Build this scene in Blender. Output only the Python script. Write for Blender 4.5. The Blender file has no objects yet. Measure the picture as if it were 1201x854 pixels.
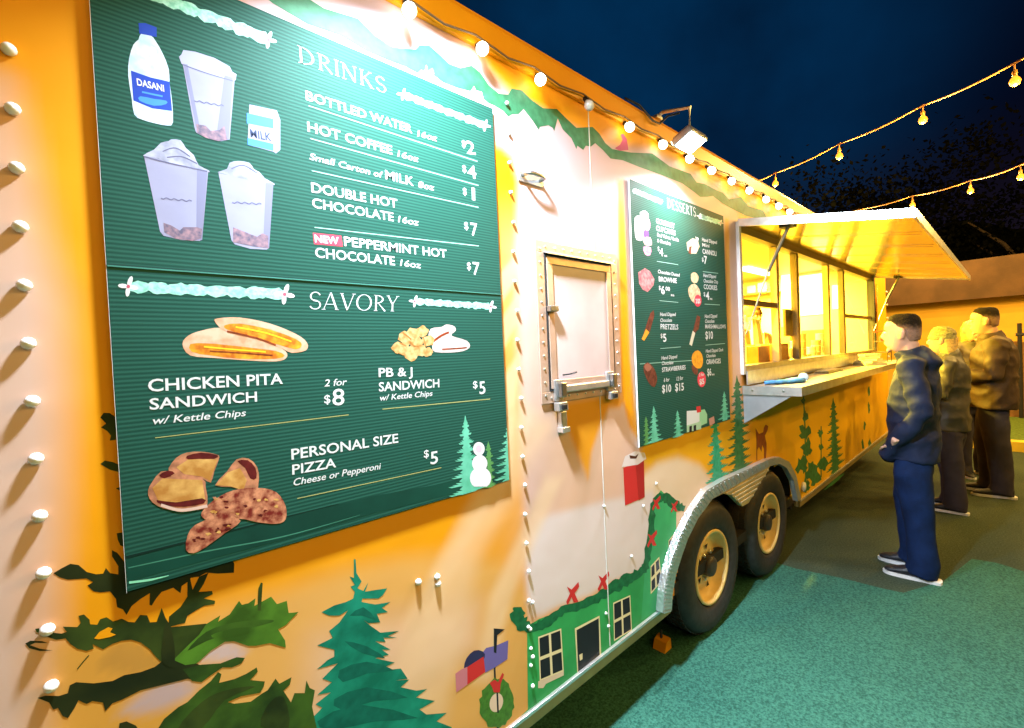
import bpy, bmesh, math, random
import numpy as np
from mathutils import Vector, Matrix, noise
R = math.radians
random.seed(7)
rng = np.random.default_rng(7)
SC = bpy.context.scene
COL = SC.collection

# ------------------------------------------------------------------ camera
W = 1.152            # the trailer's side wall is the plane y = W, metres from the camera
H0 = 1.600           # camera height
TH, PI_, RO = 0.83084101, -0.02102124, -0.04463798
F = 540.0
_f = np.array([math.cos(TH)*math.cos(PI_), math.sin(TH)*math.cos(PI_), math.sin(PI_)])
_r = np.array([math.sin(TH), -math.cos(TH), 0.0])
_u = np.cross(_r, _f)
CR = _r*math.cos(RO) + _u*math.sin(RO)
CU = -_r*math.sin(RO) + _u*math.cos(RO)
CF = _f
cam = bpy.data.cameras.new('camera')
camo = bpy.data.objects.new('camera', cam)
COL.objects.link(camo)
cam.sensor_width = 36
cam.lens = 36*F/1201
cam.clip_start = 0.05
cam.clip_end = 500
camo.matrix_world = Matrix(((CR[0], CU[0], -CF[0], 0), (CR[1], CU[1], -CF[1], 0), (CR[2], CU[2], -CF[2], H0), (0, 0, 0, 1)))
SC.camera = camo

def ray(px, py):
    return (px-600.5)*CR - (py-427)*CU + F*CF
# ------------------------------------------------------------------ night sky
world = bpy.data.worlds.new('World')
SC.world = world
world.use_nodes = True
nt = world.node_tree
nt.nodes.clear()
wo = nt.nodes.new('ShaderNodeOutputWorld')
bg = nt.nodes.new('ShaderNodeBackground')
tc = nt.nodes.new('ShaderNodeTexCoord')
sep = nt.nodes.new('ShaderNodeSeparateXYZ')
ramp = nt.nodes.new('ShaderNodeValToRGB')
ramp.color_ramp.elements[0].position = 0.0
ramp.color_ramp.elements[0].color = (0.012, 0.007, 0.010, 1)
ramp.color_ramp.elements[1].position = 0.75
ramp.color_ramp.elements[1].color = (0.0005, 0.003, 0.010, 1)
e = ramp.color_ramp.elements.new(0.33)
e.color = (0.001, 0.002, 0.009, 1)
nt.links.new(tc.outputs['Generated'], sep.inputs[0])
nt.links.new(sep.outputs['Z'], ramp.inputs[0])
dotn = nt.nodes.new('ShaderNodeVectorMath'); dotn.operation = 'DOT_PRODUCT'
_g = Vector(ray(740, 70)).normalized(); dotn.inputs[1].default_value = _g
nrm = nt.nodes.new('ShaderNodeVectorMath'); nrm.operation = 'NORMALIZE'
nt.links.new(tc.outputs['Generated'], nrm.inputs[0]); nt.links.new(nrm.outputs[0], dotn.inputs[0])
mrg = nt.nodes.new('ShaderNodeMapRange'); mrg.interpolation_type = 'SMOOTHERSTEP'; mrg.inputs['From Min'].default_value = 0.82; mrg.inputs['From Max'].default_value = 1.01
nt.links.new(dotn.outputs['Value'], mrg.inputs[0])
cn = nt.nodes.new('ShaderNodeTexNoise'); cn.inputs['Scale'].default_value = 5.0; cn.inputs['Detail'].default_value = 6
nt.links.new(nrm.outputs[0], cn.inputs['Vector'])
cm = nt.nodes.new('ShaderNodeMath'); cm.operation = 'MULTIPLY'; nt.links.new(mrg.outputs[0], cm.inputs[0]); nt.links.new(cn.outputs['Fac'], cm.inputs[1])
gl0 = nt.nodes.new('ShaderNodeMix'); gl0.data_type = 'RGBA'; gl0.blend_type = 'ADD'; gl0.inputs['B'].default_value = (0.0, 0.034, 0.105, 1)
nt.links.new(cm.outputs[0], gl0.inputs['Factor']); nt.links.new(ramp.outputs[0], gl0.inputs['A'])
nt.links.new(gl0.outputs['Result'], bg.inputs[0])
bg.inputs[1].default_value = 1.0
nt.links.new(bg.outputs[0], wo.inputs[0])

vs = SC.view_settings
vs.view_transform = 'Standard'
vs.look = 'None'
vs.gamma = 1.0
vs.exposure = 0.0
SC.cycles.max_bounces = 7
SC.cycles.diffuse_bounces = 3
SC.cycles.glossy_bounces = 3
SC.cycles.transmission_bounces = 4
SC.cycles.sample_clamp_indirect = 4.0
SC.cycles.caustics_reflective = False
SC.cycles.caustics_refractive = False

AMBER = (1.0, 0.60, 0.15)
COOL = (0.90, 0.90, 1.0)
FLOOD_W = 116.0
FESTOON_W = 170.0
INSIDE_W = 800.0

# ------------------------------------------------------------------ photo pixel -> place
def wp(px, py, off=0.0):
    """point of the plane y = W-off seen at a pixel: (along, height)"""
    r = ray(px, py); t = (W-off)/r[1]
    return (t*r[0], t*r[2]+H0)
def at_u(px, py, u):
    r = ray(px, py); t = u/r[0]
    return Vector((t*r[0], t*r[1], t*r[2]+H0))
def gp(px, py, z=0.0):
    r = ray(px, py); t = (z-H0)/r[2]
    return Vector((t*r[0], t*r[1], z))

# ------------------------------------------------------------------ objects
WL = {}
def tag(o, label=None, cat=None, group=None, kind=None):
    if label: o['label'] = label
    if cat: o['category'] = cat
    if group: o['group'] = group
    if kind: o['kind'] = kind
    return o
def empty(name, loc, label, cat, group=None):
    o = bpy.data.objects.new(name, None)
    o.empty_display_size = 0.1
    COL.objects.link(o)
    o.location = loc
    WL[o.name] = Vector(loc)
    return tag(o, label, cat, group)
def link(name, me, parent=None, loc=None):
    """world-space mesh -> object; when parented its vertices are put into the thing's space"""
    o = bpy.data.objects.new(name, me)
    COL.objects.link(o)
    if parent is not None:
        base = WL.get(parent.name, Vector((0, 0, 0)))
        o.parent = parent
        if loc is None:
            me.transform(Matrix.Translation(-base))
        else:
            o.location = Vector(loc)-base
        WL[o.name] = base if loc is None else Vector(loc)
    else:
        if loc is not None: o.location = loc
        WL[o.name] = Vector(loc) if loc is not None else Vector((0, 0, 0))
    return o
def fin(bm, name, m, parent=None, smooth=False, loc=None):
    me = bpy.data.meshes.new(name)
    bm.normal_update()
    bm.to_mesh(me); bm.free()
    if smooth:
        for p in me.polygons: p.use_smooth = True
    me.materials.append(m)
    return link(name, me, parent, loc)
def box(bm, x0, x1, y0, y1, z0, z1, bev=0.0):
    v = [bm.verts.new(p) for p in ((x0,y0,z0),(x1,y0,z0),(x1,y1,z0),(x0,y1,z0),(x0,y0,z1),(x1,y0,z1),(x1,y1,z1),(x0,y1,z1))]
    fs = [bm.faces.new([v[i] for i in f]) for f in ((0,3,2,1),(4,5,6,7),(0,1,5,4),(1,2,6,5),(2,3,7,6),(3,0,4,7))]
    if bev > 0:
        es = {e for f in fs for e in f.edges}
        bmesh.ops.bevel(bm, geom=list(es), offset=bev, segments=2, affect='EDGES', profile=0.5)
    return fs
def abox(name, x0, x1, y0, y1, z0, z1, m, parent=None, bev=0.0):
    bm = bmesh.new(); box(bm, x0, x1, y0, y1, z0, z1, bev)
    return fin(bm, name, m, parent)
def prism(bm, pts, vec):
    """extrude a planar outline (3-D points) by vec"""
    vec = Vector(vec)
    a = [bm.verts.new(p) for p in pts]
    b = [bm.verts.new(Vector(p)+vec) for p in pts]
    n = len(pts)
    bm.faces.new(a); bm.faces.new(b[::-1])
    for i in range(n):
        j = (i+1) % n
        bm.faces.new((a[j], a[i], b[i], b[j]))
    bmesh.ops.recalc_face_normals(bm, faces=bm.faces)
def loft(bm, path, seg=16, cap=True):
    """path: list of (centre, rx, ry, xaxis) ; ring in plane spanned by xaxis and the other side vector"""
    rings = []
    n = len(path)
    for i, (c, rx, ry, xa) in enumerate(path):
        c = Vector(c)
        d = Vector(path[min(i+1, n-1)][0])-Vector(path[max(i-1, 0)][0])
        d.normalize()
        xa = Vector(xa); xa = (xa-d*xa.dot(d)).normalized()
        ya = d.cross(xa)
        rings.append([bm.verts.new(c+xa*rx*math.cos(2*math.pi*k/seg)+ya*ry*math.sin(2*math.pi*k/seg)) for k in range(seg)])
    for a, b in zip(rings, rings[1:]):
        for k in range(seg):
            bm.faces.new((a[k], a[(k+1) % seg], b[(k+1) % seg], b[k]))
    if cap:
        bm.faces.new(rings[0][::-1]); bm.faces.new(rings[-1])
def tube(bm, pts, r, seg=8, cap=True):
    rr = r if isinstance(r, (list, tuple)) else [r]*len(pts)
    d = Vector(pts[-1])-Vector(pts[0])
    xa = Vector((0, 0, 1)) if abs(d.normalized().z) < 0.8 else Vector((1, 0, 0))
    loft(bm, [(p, q, q, xa) for p, q in zip(pts, rr)], seg, cap)
def lathe(bm, prof, seg=24, origin=(0,0,0), axis='Z', closed=False, cap0=True):
    """prof: (radius, height)"""
    o = Vector(origin)
    def P(r, h, a):
        c, s = math.cos(a)*r, math.sin(a)*r
        return o+(Vector((c, s, h)) if axis == 'Z' else Vector((c, h, s)) if axis == 'Y' else Vector((h, c, s)))
    rings = [[bm.verts.new(P(r, h, 2*math.pi*k/seg)) for k in range(seg)] for r, h in prof]
    for a, b in zip(rings, rings[1:]):
        for k in range(seg):
            bm.faces.new((a[k], a[(k+1) % seg], b[(k+1) % seg], b[k]))
    if closed:
        a, b = rings[-1], rings[0]
        for k in range(seg):
            bm.faces.new((a[k], a[(k+1) % seg], b[(k+1) % seg], b[k]))
    else:
        if cap0 and prof[0][0] > 1e-4: bm.faces.new(rings[0][::-1])
        if prof[-1][0] > 1e-4: bm.faces.new(rings[-1])
    bmesh.ops.recalc_face_normals(bm, faces=bm.faces)

# ------------------------------------------------------------------ materials
MATS = {}
def mat(name, col, rough=0.5, metal=0.0, var=0.12, scale=8.0, bump=0.0, bscale=60.0, spec=0.5, emit=None, estr=0.0, two=None):
    if name in MATS: return MATS[name]
    m = bpy.data.materials.new(name); m.use_nodes = True
    t = m.node_tree; b = t.nodes['Principled BSDF']
    b.inputs['Roughness'].default_value = rough
    b.inputs['Metallic'].default_value = metal
    b.inputs['Specular IOR Level'].default_value = spec
    tcn = t.nodes.new('ShaderNodeTexCoord')
    n = t.nodes.new('ShaderNodeTexNoise'); n.inputs['Scale'].default_value = scale; n.inputs['Detail'].default_value = 5
    t.links.new(tcn.outputs['Object'], n.inputs['Vector'])
    cr = t.nodes.new('ShaderNodeValToRGB')
    c = Vector(col)
    a = c*(1-var) if two is None else c
    d = Vector([min(1, x*(1+var)) for x in col]) if two is None else Vector(two)
    cr.color_ramp.elements[0].position = 0.35; cr.color_ramp.elements[1].position = 0.65
    cr.color_ramp.elements[0].color = (*a, 1); cr.color_ramp.elements[1].color = (*d, 1)
    t.links.new(n.outputs['Fac'], cr.inputs[0]); t.links.new(cr.outputs[0], b.inputs['Base Color'])
    if bump > 0:
        n2 = t.nodes.new('ShaderNodeTexNoise'); n2.inputs['Scale'].default_value = bscale; n2.inputs['Detail'].default_value = 4
        t.links.new(tcn.outputs['Object'], n2.inputs['Vector'])
        bu = t.nodes.new('ShaderNodeBump'); bu.inputs['Strength'].default_value = bump; bu.inputs['Distance'].default_value = 0.01
        t.links.new(n2.outputs['Fac'], bu.inputs['Height']); t.links.new(bu.outputs[0], b.inputs['Normal'])
    if emit:
        b.inputs['Emission Color'].default_value = (*emit, 1); b.inputs['Emission Strength'].default_value = estr
    MATS[name] = m
    return m
def ink(name, col, var=0.0, scale=20, two=None):
    return mat('ink_'+name, col, 0.55, 0, var, scale, spec=0.25, two=two)
def attr_mat(name, rough=0.5, bump=0.05, bscale=3.0, spec=0.4):
    m = bpy.data.materials.new(name); m.use_nodes = True
    t = m.node_tree; b = t.nodes['Principled BSDF']
    a = t.nodes.new('ShaderNodeAttribute'); a.attribute_name = 'print'
    n = t.nodes.new('ShaderNodeTexNoise'); n.inputs['Scale'].default_value = 2.2; n.inputs['Detail'].default_value = 7
    tcn = t.nodes.new('ShaderNodeTexCoord'); t.links.new(tcn.outputs['Object'], n.inputs['Vector'])
    mr = t.nodes.new('ShaderNodeMapRange'); mr.inputs['To Min'].default_value = 0.86; mr.inputs['To Max'].default_value = 1.1
    t.links.new(n.outputs['Fac'], mr.inputs[0])
    mx = t.nodes.new('ShaderNodeVectorMath'); mx.operation = 'MULTIPLY'
    t.links.new(a.outputs['Color'], mx.inputs[0]); t.links.new(mr.outputs[0], mx.inputs[1])
    t.links.new(mx.outputs[0], b.inputs['Base Color'])
    b.inputs['Roughness'].default_value = rough; b.inputs['Specular IOR Level'].default_value = spec
    n2 = t.nodes.new('ShaderNodeTexNoise'); n2.inputs['Scale'].default_value = bscale; n2.inputs['Detail'].default_value = 3
    t.links.new(tcn.outputs['Object'], n2.inputs['Vector'])
    bu = t.nodes.new('ShaderNodeBump'); bu.inputs['Strength'].default_value = bump; bu.inputs['Distance'].default_value = 0.05
    t.links.new(n2.outputs['Fac'], bu.inputs['Height']); t.links.new(bu.outputs[0], b.inputs['Normal'])
    return m

M_orange = mat('orange_paint', (0.90, 0.37, 0.004), 0.35, 0, 0.08, 3, 0.05, 5)
M_steel = mat('brushed_steel', (0.62, 0.62, 0.62), 0.28, 1.0, 0.12, 14, 0.06, 40)
M_alu = mat('bright_aluminium', (0.8, 0.8, 0.8), 0.3, 0.85, 0.1, 20, 0.05, 60)
M_dark = mat('dark_rubber_trim', (0.02, 0.02, 0.022), 0.6)
M_under = mat('underbody', (0.012, 0.012, 0.014), 0.8)
M_rubber = mat('tyre_rubber', (0.03, 0.028, 0.027), 0.62, 0, 0.25, 30, 0.08, 80)
M_rim = mat('cream_rim_paint', (0.92, 0.64, 0.24), 0.4, 0, 0.1, 10)
M_white = mat('white_paint', (0.8, 0.8, 0.8), 0.45)
M_black = mat('black_plastic', (0.015, 0.015, 0.015), 0.4)
M_lens = mat('flood_lens', (0.9, 0.95, 1), 0.3, emit=(0.8, 0.92, 1.0), estr=40.0)
M_glow = mat('amber_bulb', (0.25, 0.08, 0.01), 0.3, emit=(1.0, 0.33, 0.02), estr=2.4)
M_globe = mat('lit_globe', (0.9, 0.95, 0.9), 0.12, emit=(1.0, 0.95, 0.75), estr=14.0)
M_globe_off = mat('unlit_globe', (0.75, 0.72, 0.66), 0.08, spec=1.0)
M_cable = mat('brown_cable', (0.16, 0.09, 0.04), 0.6)
M_wire = mat('pale_cable', (0.30, 0.14, 0.04), 0.6)
M_cap = mat('white_snap_cap', (0.85, 0.84, 0.82), 0.25)

# ------------------------------------------------------------------ ground
def ground_mat(nm, c0, c1):
    m = bpy.data.materials.new(nm); m.use_nodes = True
    t = m.node_tree; b = t.nodes['Principled BSDF']; L = t.links
    tcn = t.nodes.new('ShaderNodeTexCoord')
    big = t.nodes.new('ShaderNodeTexNoise'); big.inputs['Scale'].default_value = 1.4; big.inputs['Detail'].default_value = 6
    fine = t.nodes.new('ShaderNodeTexNoise'); fine.inputs['Scale'].default_value = 85; fine.inputs['Detail'].default_value = 5; fine.inputs['Roughness'].default_value = 0.7
    for q in (big, fine): L.new(tcn.outputs['Object'], q.inputs['Vector'])
    r1 = t.nodes.new('ShaderNodeValToRGB'); r1.color_ramp.elements[0].position = .38; r1.color_ramp.elements[1].position = .66
    r1.color_ramp.elements[0].color = (*c0, 1); r1.color_ramp.elements[1].color = (*c1, 1)
    L.new(fine.outputs['Fac'], r1.inputs[0])
    r2 = t.nodes.new('ShaderNodeValToRGB'); r2.color_ramp.elements[0].position = .3; r2.color_ramp.elements[1].position = .72
    r2.color_ramp.elements[0].color = (0.70, 0.76, 0.76, 1); r2.color_ramp.elements[1].color = (1.15, 1.06, 1.0, 1)
    L.new(big.outputs['Fac'], r2.inputs[0])
    mx = t.nodes.new('ShaderNodeVectorMath'); mx.operation = 'MULTIPLY'
    L.new(r1.outputs[0], mx.inputs[0]); L.new(r2.outputs[0], mx.inputs[1]); L.new(mx.outputs[0], b.inputs['Base Color'])
    b.inputs['Roughness'].default_value = 0.85; b.inputs['Specular IOR Level'].default_value = 0.25
    bu = t.nodes.new('ShaderNodeBump'); bu.inputs['Strength'].default_value = 0.55; bu.inputs['Distance'].default_value = 0.010
    L.new(fine.outputs['Fac'], bu.inputs['Height']); L.new(bu.outputs[0], b.inputs['Normal'])
    return m
bm = bmesh.new()
v = [bm.verts.new(p) for p in ((-60, -60, 0), (60, -60, 0), (60, 60, 0), (-60, 60, 0))]
bm.faces.new(v)
tag(fin(bm, 'ground', ground_mat('shaded_ground', (0.026, 0.044, 0.028), (0.07, 0.105, 0.066))), 'yard ground with its shaded brown tone put into the colour', kind='structure')  # the ground's shaded tone is put into this colour
bm = bmesh.new()
edge = [(-6, 1.9), (3.5, 1.9), (3.6, 1.2)]+[tuple(gp(*p))[:2] for p in ((935,668),(985,678),(1035,691),(1060,696),(1107,682),(1140,656),(1170,661),(1201,671))]+[(4.5, -.6), (4.6, -6), (-6, -6)]  # outline follows shadow edges; the lit ground gets its own coloured sheet
vs_ = [bm.verts.new((x, y, .004)) for x, y in edge]; f = bm.faces.new(vs_); f.normal_update()
if f.normal.z < 0: f.normal_flip()
bmesh.ops.triangulate(bm, faces=[f])
tag(fin(bm, 'lit_ground', ground_mat('lit_ground', (0.010, 0.078, 0.058), (0.056, 0.225, 0.168))), 'lamp-lit green ground before the trailer, drawn as its own sheet', kind='structure')

# ------------------------------------------------------------------ mural painted on the wall, some board shade and light rays in its colours
ORA = (0.90, 0.36, 0.002)
CRE = (0.80, 0.50, 0.32)
LAV = (0.66, 0.47, 0.53)
TAN = (0.80, 0.42, 0.11)
SOFT = [  # (pixel outline, softness in m, colour, strength)
 ([(-90,60),(4,96),(26,180),(44,270),(66,350),(72,450),(68,600),(62,700),(60,900),(-120,950)], 0.05, (0.74,0.52,0.44), 1.0),
 ([(60,-260),(330,-80),(470,0),(530,42),(560,60),(575,86),(600,112),(650,138),(700,165),(770,178),(850,226),(866,236),(868,330),(869,500),(862,510),(852,500),(845,515),(830,530),(752,540),(740,600),(700,640),(640,690),(622,735),(618,690),(614,560),(608,400),(606,300),(610,215),(602,182),(588,168),(576,165),(560,150),(300,30)], 0.035, LAV, 1.0),
 ([(608,300),(860,300),(868,500),(752,540),(740,600),(640,700),(622,735),(612,560)], 0.25, CRE, 0.8),
 ([(724,212),(731,210),(735,300),(739,420),(746,486),(750,520),(738,500),(728,460),(727,400)], 0.012, ORA, 1.0),  # dessert board's cast shadow, painted in orange
 ([(850,255),(855,256),(858,400),(860,470),(854,490),(852,400)], 0.010, (0.85,0.45,0.1), 0.9),
 ([(646,474),(722,462),(733,468),(727,478),(714,478),(704,500),(694,530),(690,562),(680,540),(668,508),(658,500)], 0.018, ORA, 0.95),  # shadow below the hatch latches, painted in orange
 ([(752,500),(866,480),(880,545),(830,620),(770,560),(752,540)], 0.03, (0.93,0.46,0.01), 1.0),
 ([(745,628),(752,560),(770,543),(795,536),(820,545),(838,565),(836,590),(800,610),(780,660)], 0.03, (0.88,0.68,0.52), 1.0),
 ([(190,900),(205,740),(260,712),(330,694),(400,670),(470,655),(540,648),(585,660),(616,690),(624,760),(624,900)], 0.045, TAN, 1.0),
 ([(340,900),(370,750),(430,730),(500,715),(560,710),(560,760),(500,800),(440,900)], 0.08, (0.80,0.52,0.36), 0.8),
 ([(60,900),(60,760),(120,744),(150,748),(190,770),(210,790),(210,900)], 0.03, (0.72,0.36,0.06), 0.9),
 ([(622,722),(619,690),(618,655),(624,625),(632,610),(645,604),(700,590),(733,583),(756,578),(765,576),(768,585),(762,600),(762,640),(757,662),(752,670),(735,678),(715,684),(690,700),(655,712),(636,722)], 0.022, (0.78,0.66,0.67), 1.0),
 ([(219,778),(236,764),(252,752),(270,751),(284,758),(290,766),(278,776),(250,776)], 0.012, (0.62,0.46,0.46), 0.95),
 ([(140,834),(170,812),(190,798),(208,794),(222,798),(230,806),(220,818),(190,832),(160,838)], 0.014, (0.55,0.40,0.42), 0.95),
 ([(112,782),(130,760),(150,749),(170,752),(186,768),(198,774),(190,786),(150,792)], 0.008, (0.56,0.28,0.05), 0.9),
 # pale rays and bands of lamp light painted into the wall colour
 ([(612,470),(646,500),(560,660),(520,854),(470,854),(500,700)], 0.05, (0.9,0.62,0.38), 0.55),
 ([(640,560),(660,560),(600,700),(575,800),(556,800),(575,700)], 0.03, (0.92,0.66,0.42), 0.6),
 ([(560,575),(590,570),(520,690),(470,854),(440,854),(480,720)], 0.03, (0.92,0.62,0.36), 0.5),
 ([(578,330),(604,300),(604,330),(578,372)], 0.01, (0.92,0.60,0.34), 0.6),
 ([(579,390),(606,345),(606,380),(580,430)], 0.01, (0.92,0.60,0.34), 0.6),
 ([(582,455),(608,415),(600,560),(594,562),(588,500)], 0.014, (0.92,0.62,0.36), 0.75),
]
def sdf(P, poly):
    poly = np.array(poly); n = len(poly)
    d = np.full(len(P), 1e9); s = np.zeros(len(P), bool)
    for i in range(n):
        a, b = poly[i-1], poly[i]
        e = b-a; w = P-a
        t = np.clip((w@e)/max(e@e, 1e-12), 0, 1)
        d = np.minimum(d, ((w-t[:, None]*e)**2).sum(1))
        c = ((a[1] > P[:, 1]) != (b[1] > P[:, 1]))
        with np.errstate(divide='ignore', invalid='ignore'):
            xi = (b[0]-a[0])*(P[:, 1]-a[1])/(b[1]-a[1])+a[0]
        s ^= c & (P[:, 0] < xi)
    d = np.sqrt(d)
    return np.where(s, -d, d)
def mural(P):
    base = np.tile(np.array(ORA), (len(P), 1))
    k = np.clip((P[:, 0]-2.9)/1.2, 0, 1)[:, None]
    base = base*(1-k)+np.array((0.93, 0.50, 0.004))*k
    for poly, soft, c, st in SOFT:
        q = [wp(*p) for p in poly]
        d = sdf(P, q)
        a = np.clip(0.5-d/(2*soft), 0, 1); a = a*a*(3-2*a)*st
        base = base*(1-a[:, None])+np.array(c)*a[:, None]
    return base
# wheel arch outline on the wall (pixels)
ARCH = [(789,745),(788,715),(792,680),(799.5,650),(806,628),(813,614),(835,584),(852,578),(866,566),(884,556),(900,548),(914,542),(924,548),(932,566),(937,590),(937,640)]
ARCH_UZ = [wp(*p) for p in ARCH]
WIN = (3.0, 6.93, 1.44, 2.325)      # serving opening: u0,u1,z0,z1
ZB, ZT = 0.365, 2.60
M_wall = attr_mat('mural_wrap', 0.5, 0.16, 2.0, 0.3)
def wall_panel(name, u0, u1, z0, z1, cu, cz, parent, y=W):
    us = np.linspace(u0, u1, max(2, int((u1-u0)/cu)+1)); zs = np.linspace(z0, z1, max(2, int((z1-z0)/cz)+1))
    U, Z = np.meshgrid(us, zs)
    P = np.stack([U.ravel(), Z.ravel()], 1)
    nu = len(us)
    cu_ = (U[:-1, :-1]+U[1:, 1:])/2; cz_ = (Z[:-1, :-1]+Z[1:, 1:])/2
    C = np.stack([cu_.ravel(), cz_.ravel()], 1)
    keep = sdf(C, ARCH_UZ) > 0
    keep &= ~((C[:, 0] > WIN[0]) & (C[:, 0] < WIN[1]) & (C[:, 1] > WIN[2]) & (C[:, 1] < WIN[3]))
    i, j = np.meshgrid(np.arange(nu-1), np.arange(len(zs)-1))
    a = (j*nu+i).ravel()
    faces = np.stack([a, a+1, a+1+nu, a+nu], 1)[keep]
    verts = np.stack([P[:, 0], np.full(len(P), y), P[:, 1]], 1)
    me = bpy.data.meshes.new(name)
    me.from_pydata(verts.tolist(), [], faces.tolist())
    ca = me.color_attributes.new('print', 'FLOAT_COLOR', 'POINT')
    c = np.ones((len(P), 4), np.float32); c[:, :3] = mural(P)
    ca.data.foreach_set('color', c.ravel())
    me.materials.append(M_wall)
    me.update()
    return link(name, me, parent)

trailer = empty('food_trailer', (2.8, W+1.2, 0), 'long orange and cream food trailer painted with a winter village mural', 'food trailer')
U0, U1 = -2.4, 7.8
seams = [U0, -0.08, 1.08, 1.53, 2.98, 5.0, 6.93, U1]
for k in range(len(seams)-1):
    a, b = seams[k], seams[k+1]
    fine_ = a < 2.9 and b > -0.2
    c = 0.014 if fine_ else 0.05
    if k == 0: c = 0.05
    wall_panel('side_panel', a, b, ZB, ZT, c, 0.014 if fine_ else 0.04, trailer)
# thin seam strips
for u in (1.53,):
    bm = bmesh.new(); box(bm, u-0.0025, u+0.0025, W-0.0012, W+0.004, ZB+0.01, ZT-0.02)
    fin(bm, 'seam_strip', M_white if u == 1.53 else mat('seam_vinyl', (0.84, 0.6, 0.42), 0.4), trailer)
# window edge fill + body shell
body = bmesh.new()
YB = W+2.45
box(body, U0, U1, YB, YB+0.05, ZB, 2.68)
box(body, U0, U0+0.05, W+0.06, YB, ZB, 2.66)
box(body, U1-0.05, U1, W+0.006, YB, ZB, 2.66)
fin(body, 'body_shell', M_orange, trailer)
abox('roof', U0, U1, W+0.03, YB+0.05, 2.665, 2.70, M_orange, trailer)
abox('floor_pan', U0+.05, U1-.05, W+0.03, YB, ZB-0.02, ZB+0.04, M_under, trailer)
# roof trim: rounded fascia
bm = bmesh.new()
prof = [(W+0.02, 2.585), (W-0.014, 2.585), (W-0.016, 2.60), (W-0.016, 2.672), (W-0.010, 2.690), (W+0.004, 2.703), (W+0.03, 2.709), (W+0.08, 2.709), (W+0.08, 2.702), (W+0.02, 2.695)]
prism(bm, [(U0, y, z) for y, z in prof], (U1-U0, 0, 0))
fin(bm, 'roof_trim', M_orange, trailer)
# bottom rail: bright lip with dull face, two runs either side of the wheels
def rail(u0, u1):
    bm = bmesh.new(); box(bm, u0, u1, W-0.012, W+0.03, ZB-0.008, ZB+0.006, 0.002); fin(bm, 'rail_lip', M_alu, trailer)
    bm = bmesh.new(); box(bm, u0, u1, W-0.002, W+0.04, ZB-0.055, ZB-0.0085, 0.002); fin(bm, 'bottom_rail', mat('brass_rail', (0.45, 0.34, 0.14), 0.4, 0.6), trailer)
ua = wp(786, 716)[0]; ub = wp(937, 592)[0]
rail(U0, ua); rail(ub+0.02, U1)

# ---- mural prints, each a flat shape lying on the wall
def smooth_pts(pts, n=4):
    out = []; m = len(pts)
    for i in range(m):
        p0, p1, p2, p3 = [np.array(pts[(i+k-1) % m], float) for k in range(4)]
        for s in range(n):
            t = s/n
            out.append(tuple(0.5*((2*p1)+(-p0+p2)*t+(2*p0-5*p1+4*p2-p3)*t*t+(-p0+3*p1-3*p2+p3)*t**3)))
    return out
_dc = [0]
def decal_uz(name, uz, m, parent, layer=1, base=0.0003):
    _dc[0] += 1
    y = W-base-0.00009*layer-2.1e-6*(_dc[0] % 37)
    bm = bmesh.new()
    vs_ = [bm.verts.new((u, y, z)) for u, z in uz]
    try: f = bm.faces.new(vs_)
    except ValueError: bm.free(); return None
    f.normal_update()
    if f.normal.y > 0: f.normal_flip()
    bmesh.ops.triangulate(bm, faces=[f], ngon_method='EAR_CLIP')
    return fin(bm, name, m, parent)
def decal(name, px, m, parent, layer=1, sm=0, base=0.0003):
    if sm: px = smooth_pts(px, sm)
    return decal_uz(name, [wp(*p) for p in px], m, parent, layer, base)
def strip_px(name, pts, wpx, m, parent, layer=1, base=0.0003, jag=0.0, seed=0, n=6):
    """a ribbon along pixel points; half width in pixels (scalar or list); ragged edges"""
    r = random.Random(seed)
    P = []
    k = len(pts)
    ws = wpx if isinstance(wpx, (list, tuple)) else [wpx]*k
    for i in range(k-1):
        p0, p1, p2, p3 = [np.array(pts[min(max(i+q-1, 0), k-1)], float) for q in range(4)]
        for s in range(n):
            t = s/n
            c = 0.5*((2*p1)+(-p0+p2)*t+(2*p0-5*p1+4*p2-p3)*t*t+(-p0+3*p1-3*p2+p3)*t**3)
            P.append((c, ws[i]*(1-t)+ws[i+1]*t))
    P.append((np.array(pts[-1], float), ws[-1]))
    L, Rr = [], []
    for i, (c, w_) in enumerate(P):
        a = P[max(i-1, 0)][0]; b = P[min(i+1, len(P)-1)][0]
        d = b-a; d = d/(np.linalg.norm(d)+1e-9); nn = np.array((-d[1], d[0]))
        L.append(tuple(c+nn*w_*(1+jag*r.uniform(-1, 1)))); Rr.append(tuple(c-nn*w_*(1+jag*r.uniform(-1, 1))))
    return decal(name, L+Rr[::-1], m, parent, layer, 0, base)

G1 = ink('garland_green', (0.03, 0.16, 0.075), 0.3, 30, two=(0.05, 0.24, 0.12))
up = [(300,-40),(340,-15),(380,10),(420,22),(440,42),(460,55),(473,57),(488,58),(492,53),(503,53),(513,62),(527,75),(540,80),(553,77),(563,85),(573,100),(585,110),(596,111),(600,104),(612,106),(623,117),(637,127),(653,128),(663,138),(676,150),(695,149),(703,157),(710,168),(718,175),(740,179),(765,180),(785,195),(810,204),(817,214),(827,216),(840,223),(848,226),(855,234),(869,231),(878,242),(895,247),(900,256)]
lo = [(886,256),(874,253),(859,245),(848,239),(836,230),(829,231),(821,231),(815,226),(800,215),(775,205),(750,196),(730,188),(716,186),(707,176),(698,168),(693,172),(687,171),(684,176),(677,171),(676,175),(670,162),(660,152),(654,139),(650,154),(648,150),(643,147),(633,149),(632,153),(625,142),(614,128),(608,134),(601,134),(596,137),(590,130),(580,124),(573,121),(563,113),(551,107),(536,103),(520,97),(508,88),(490,86),(475,78),(456,71),(430,60),(400,42),(360,28),(320,4),(290,-20)]
decal('painted_garland', up+lo, G1, trailer, 1)
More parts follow.
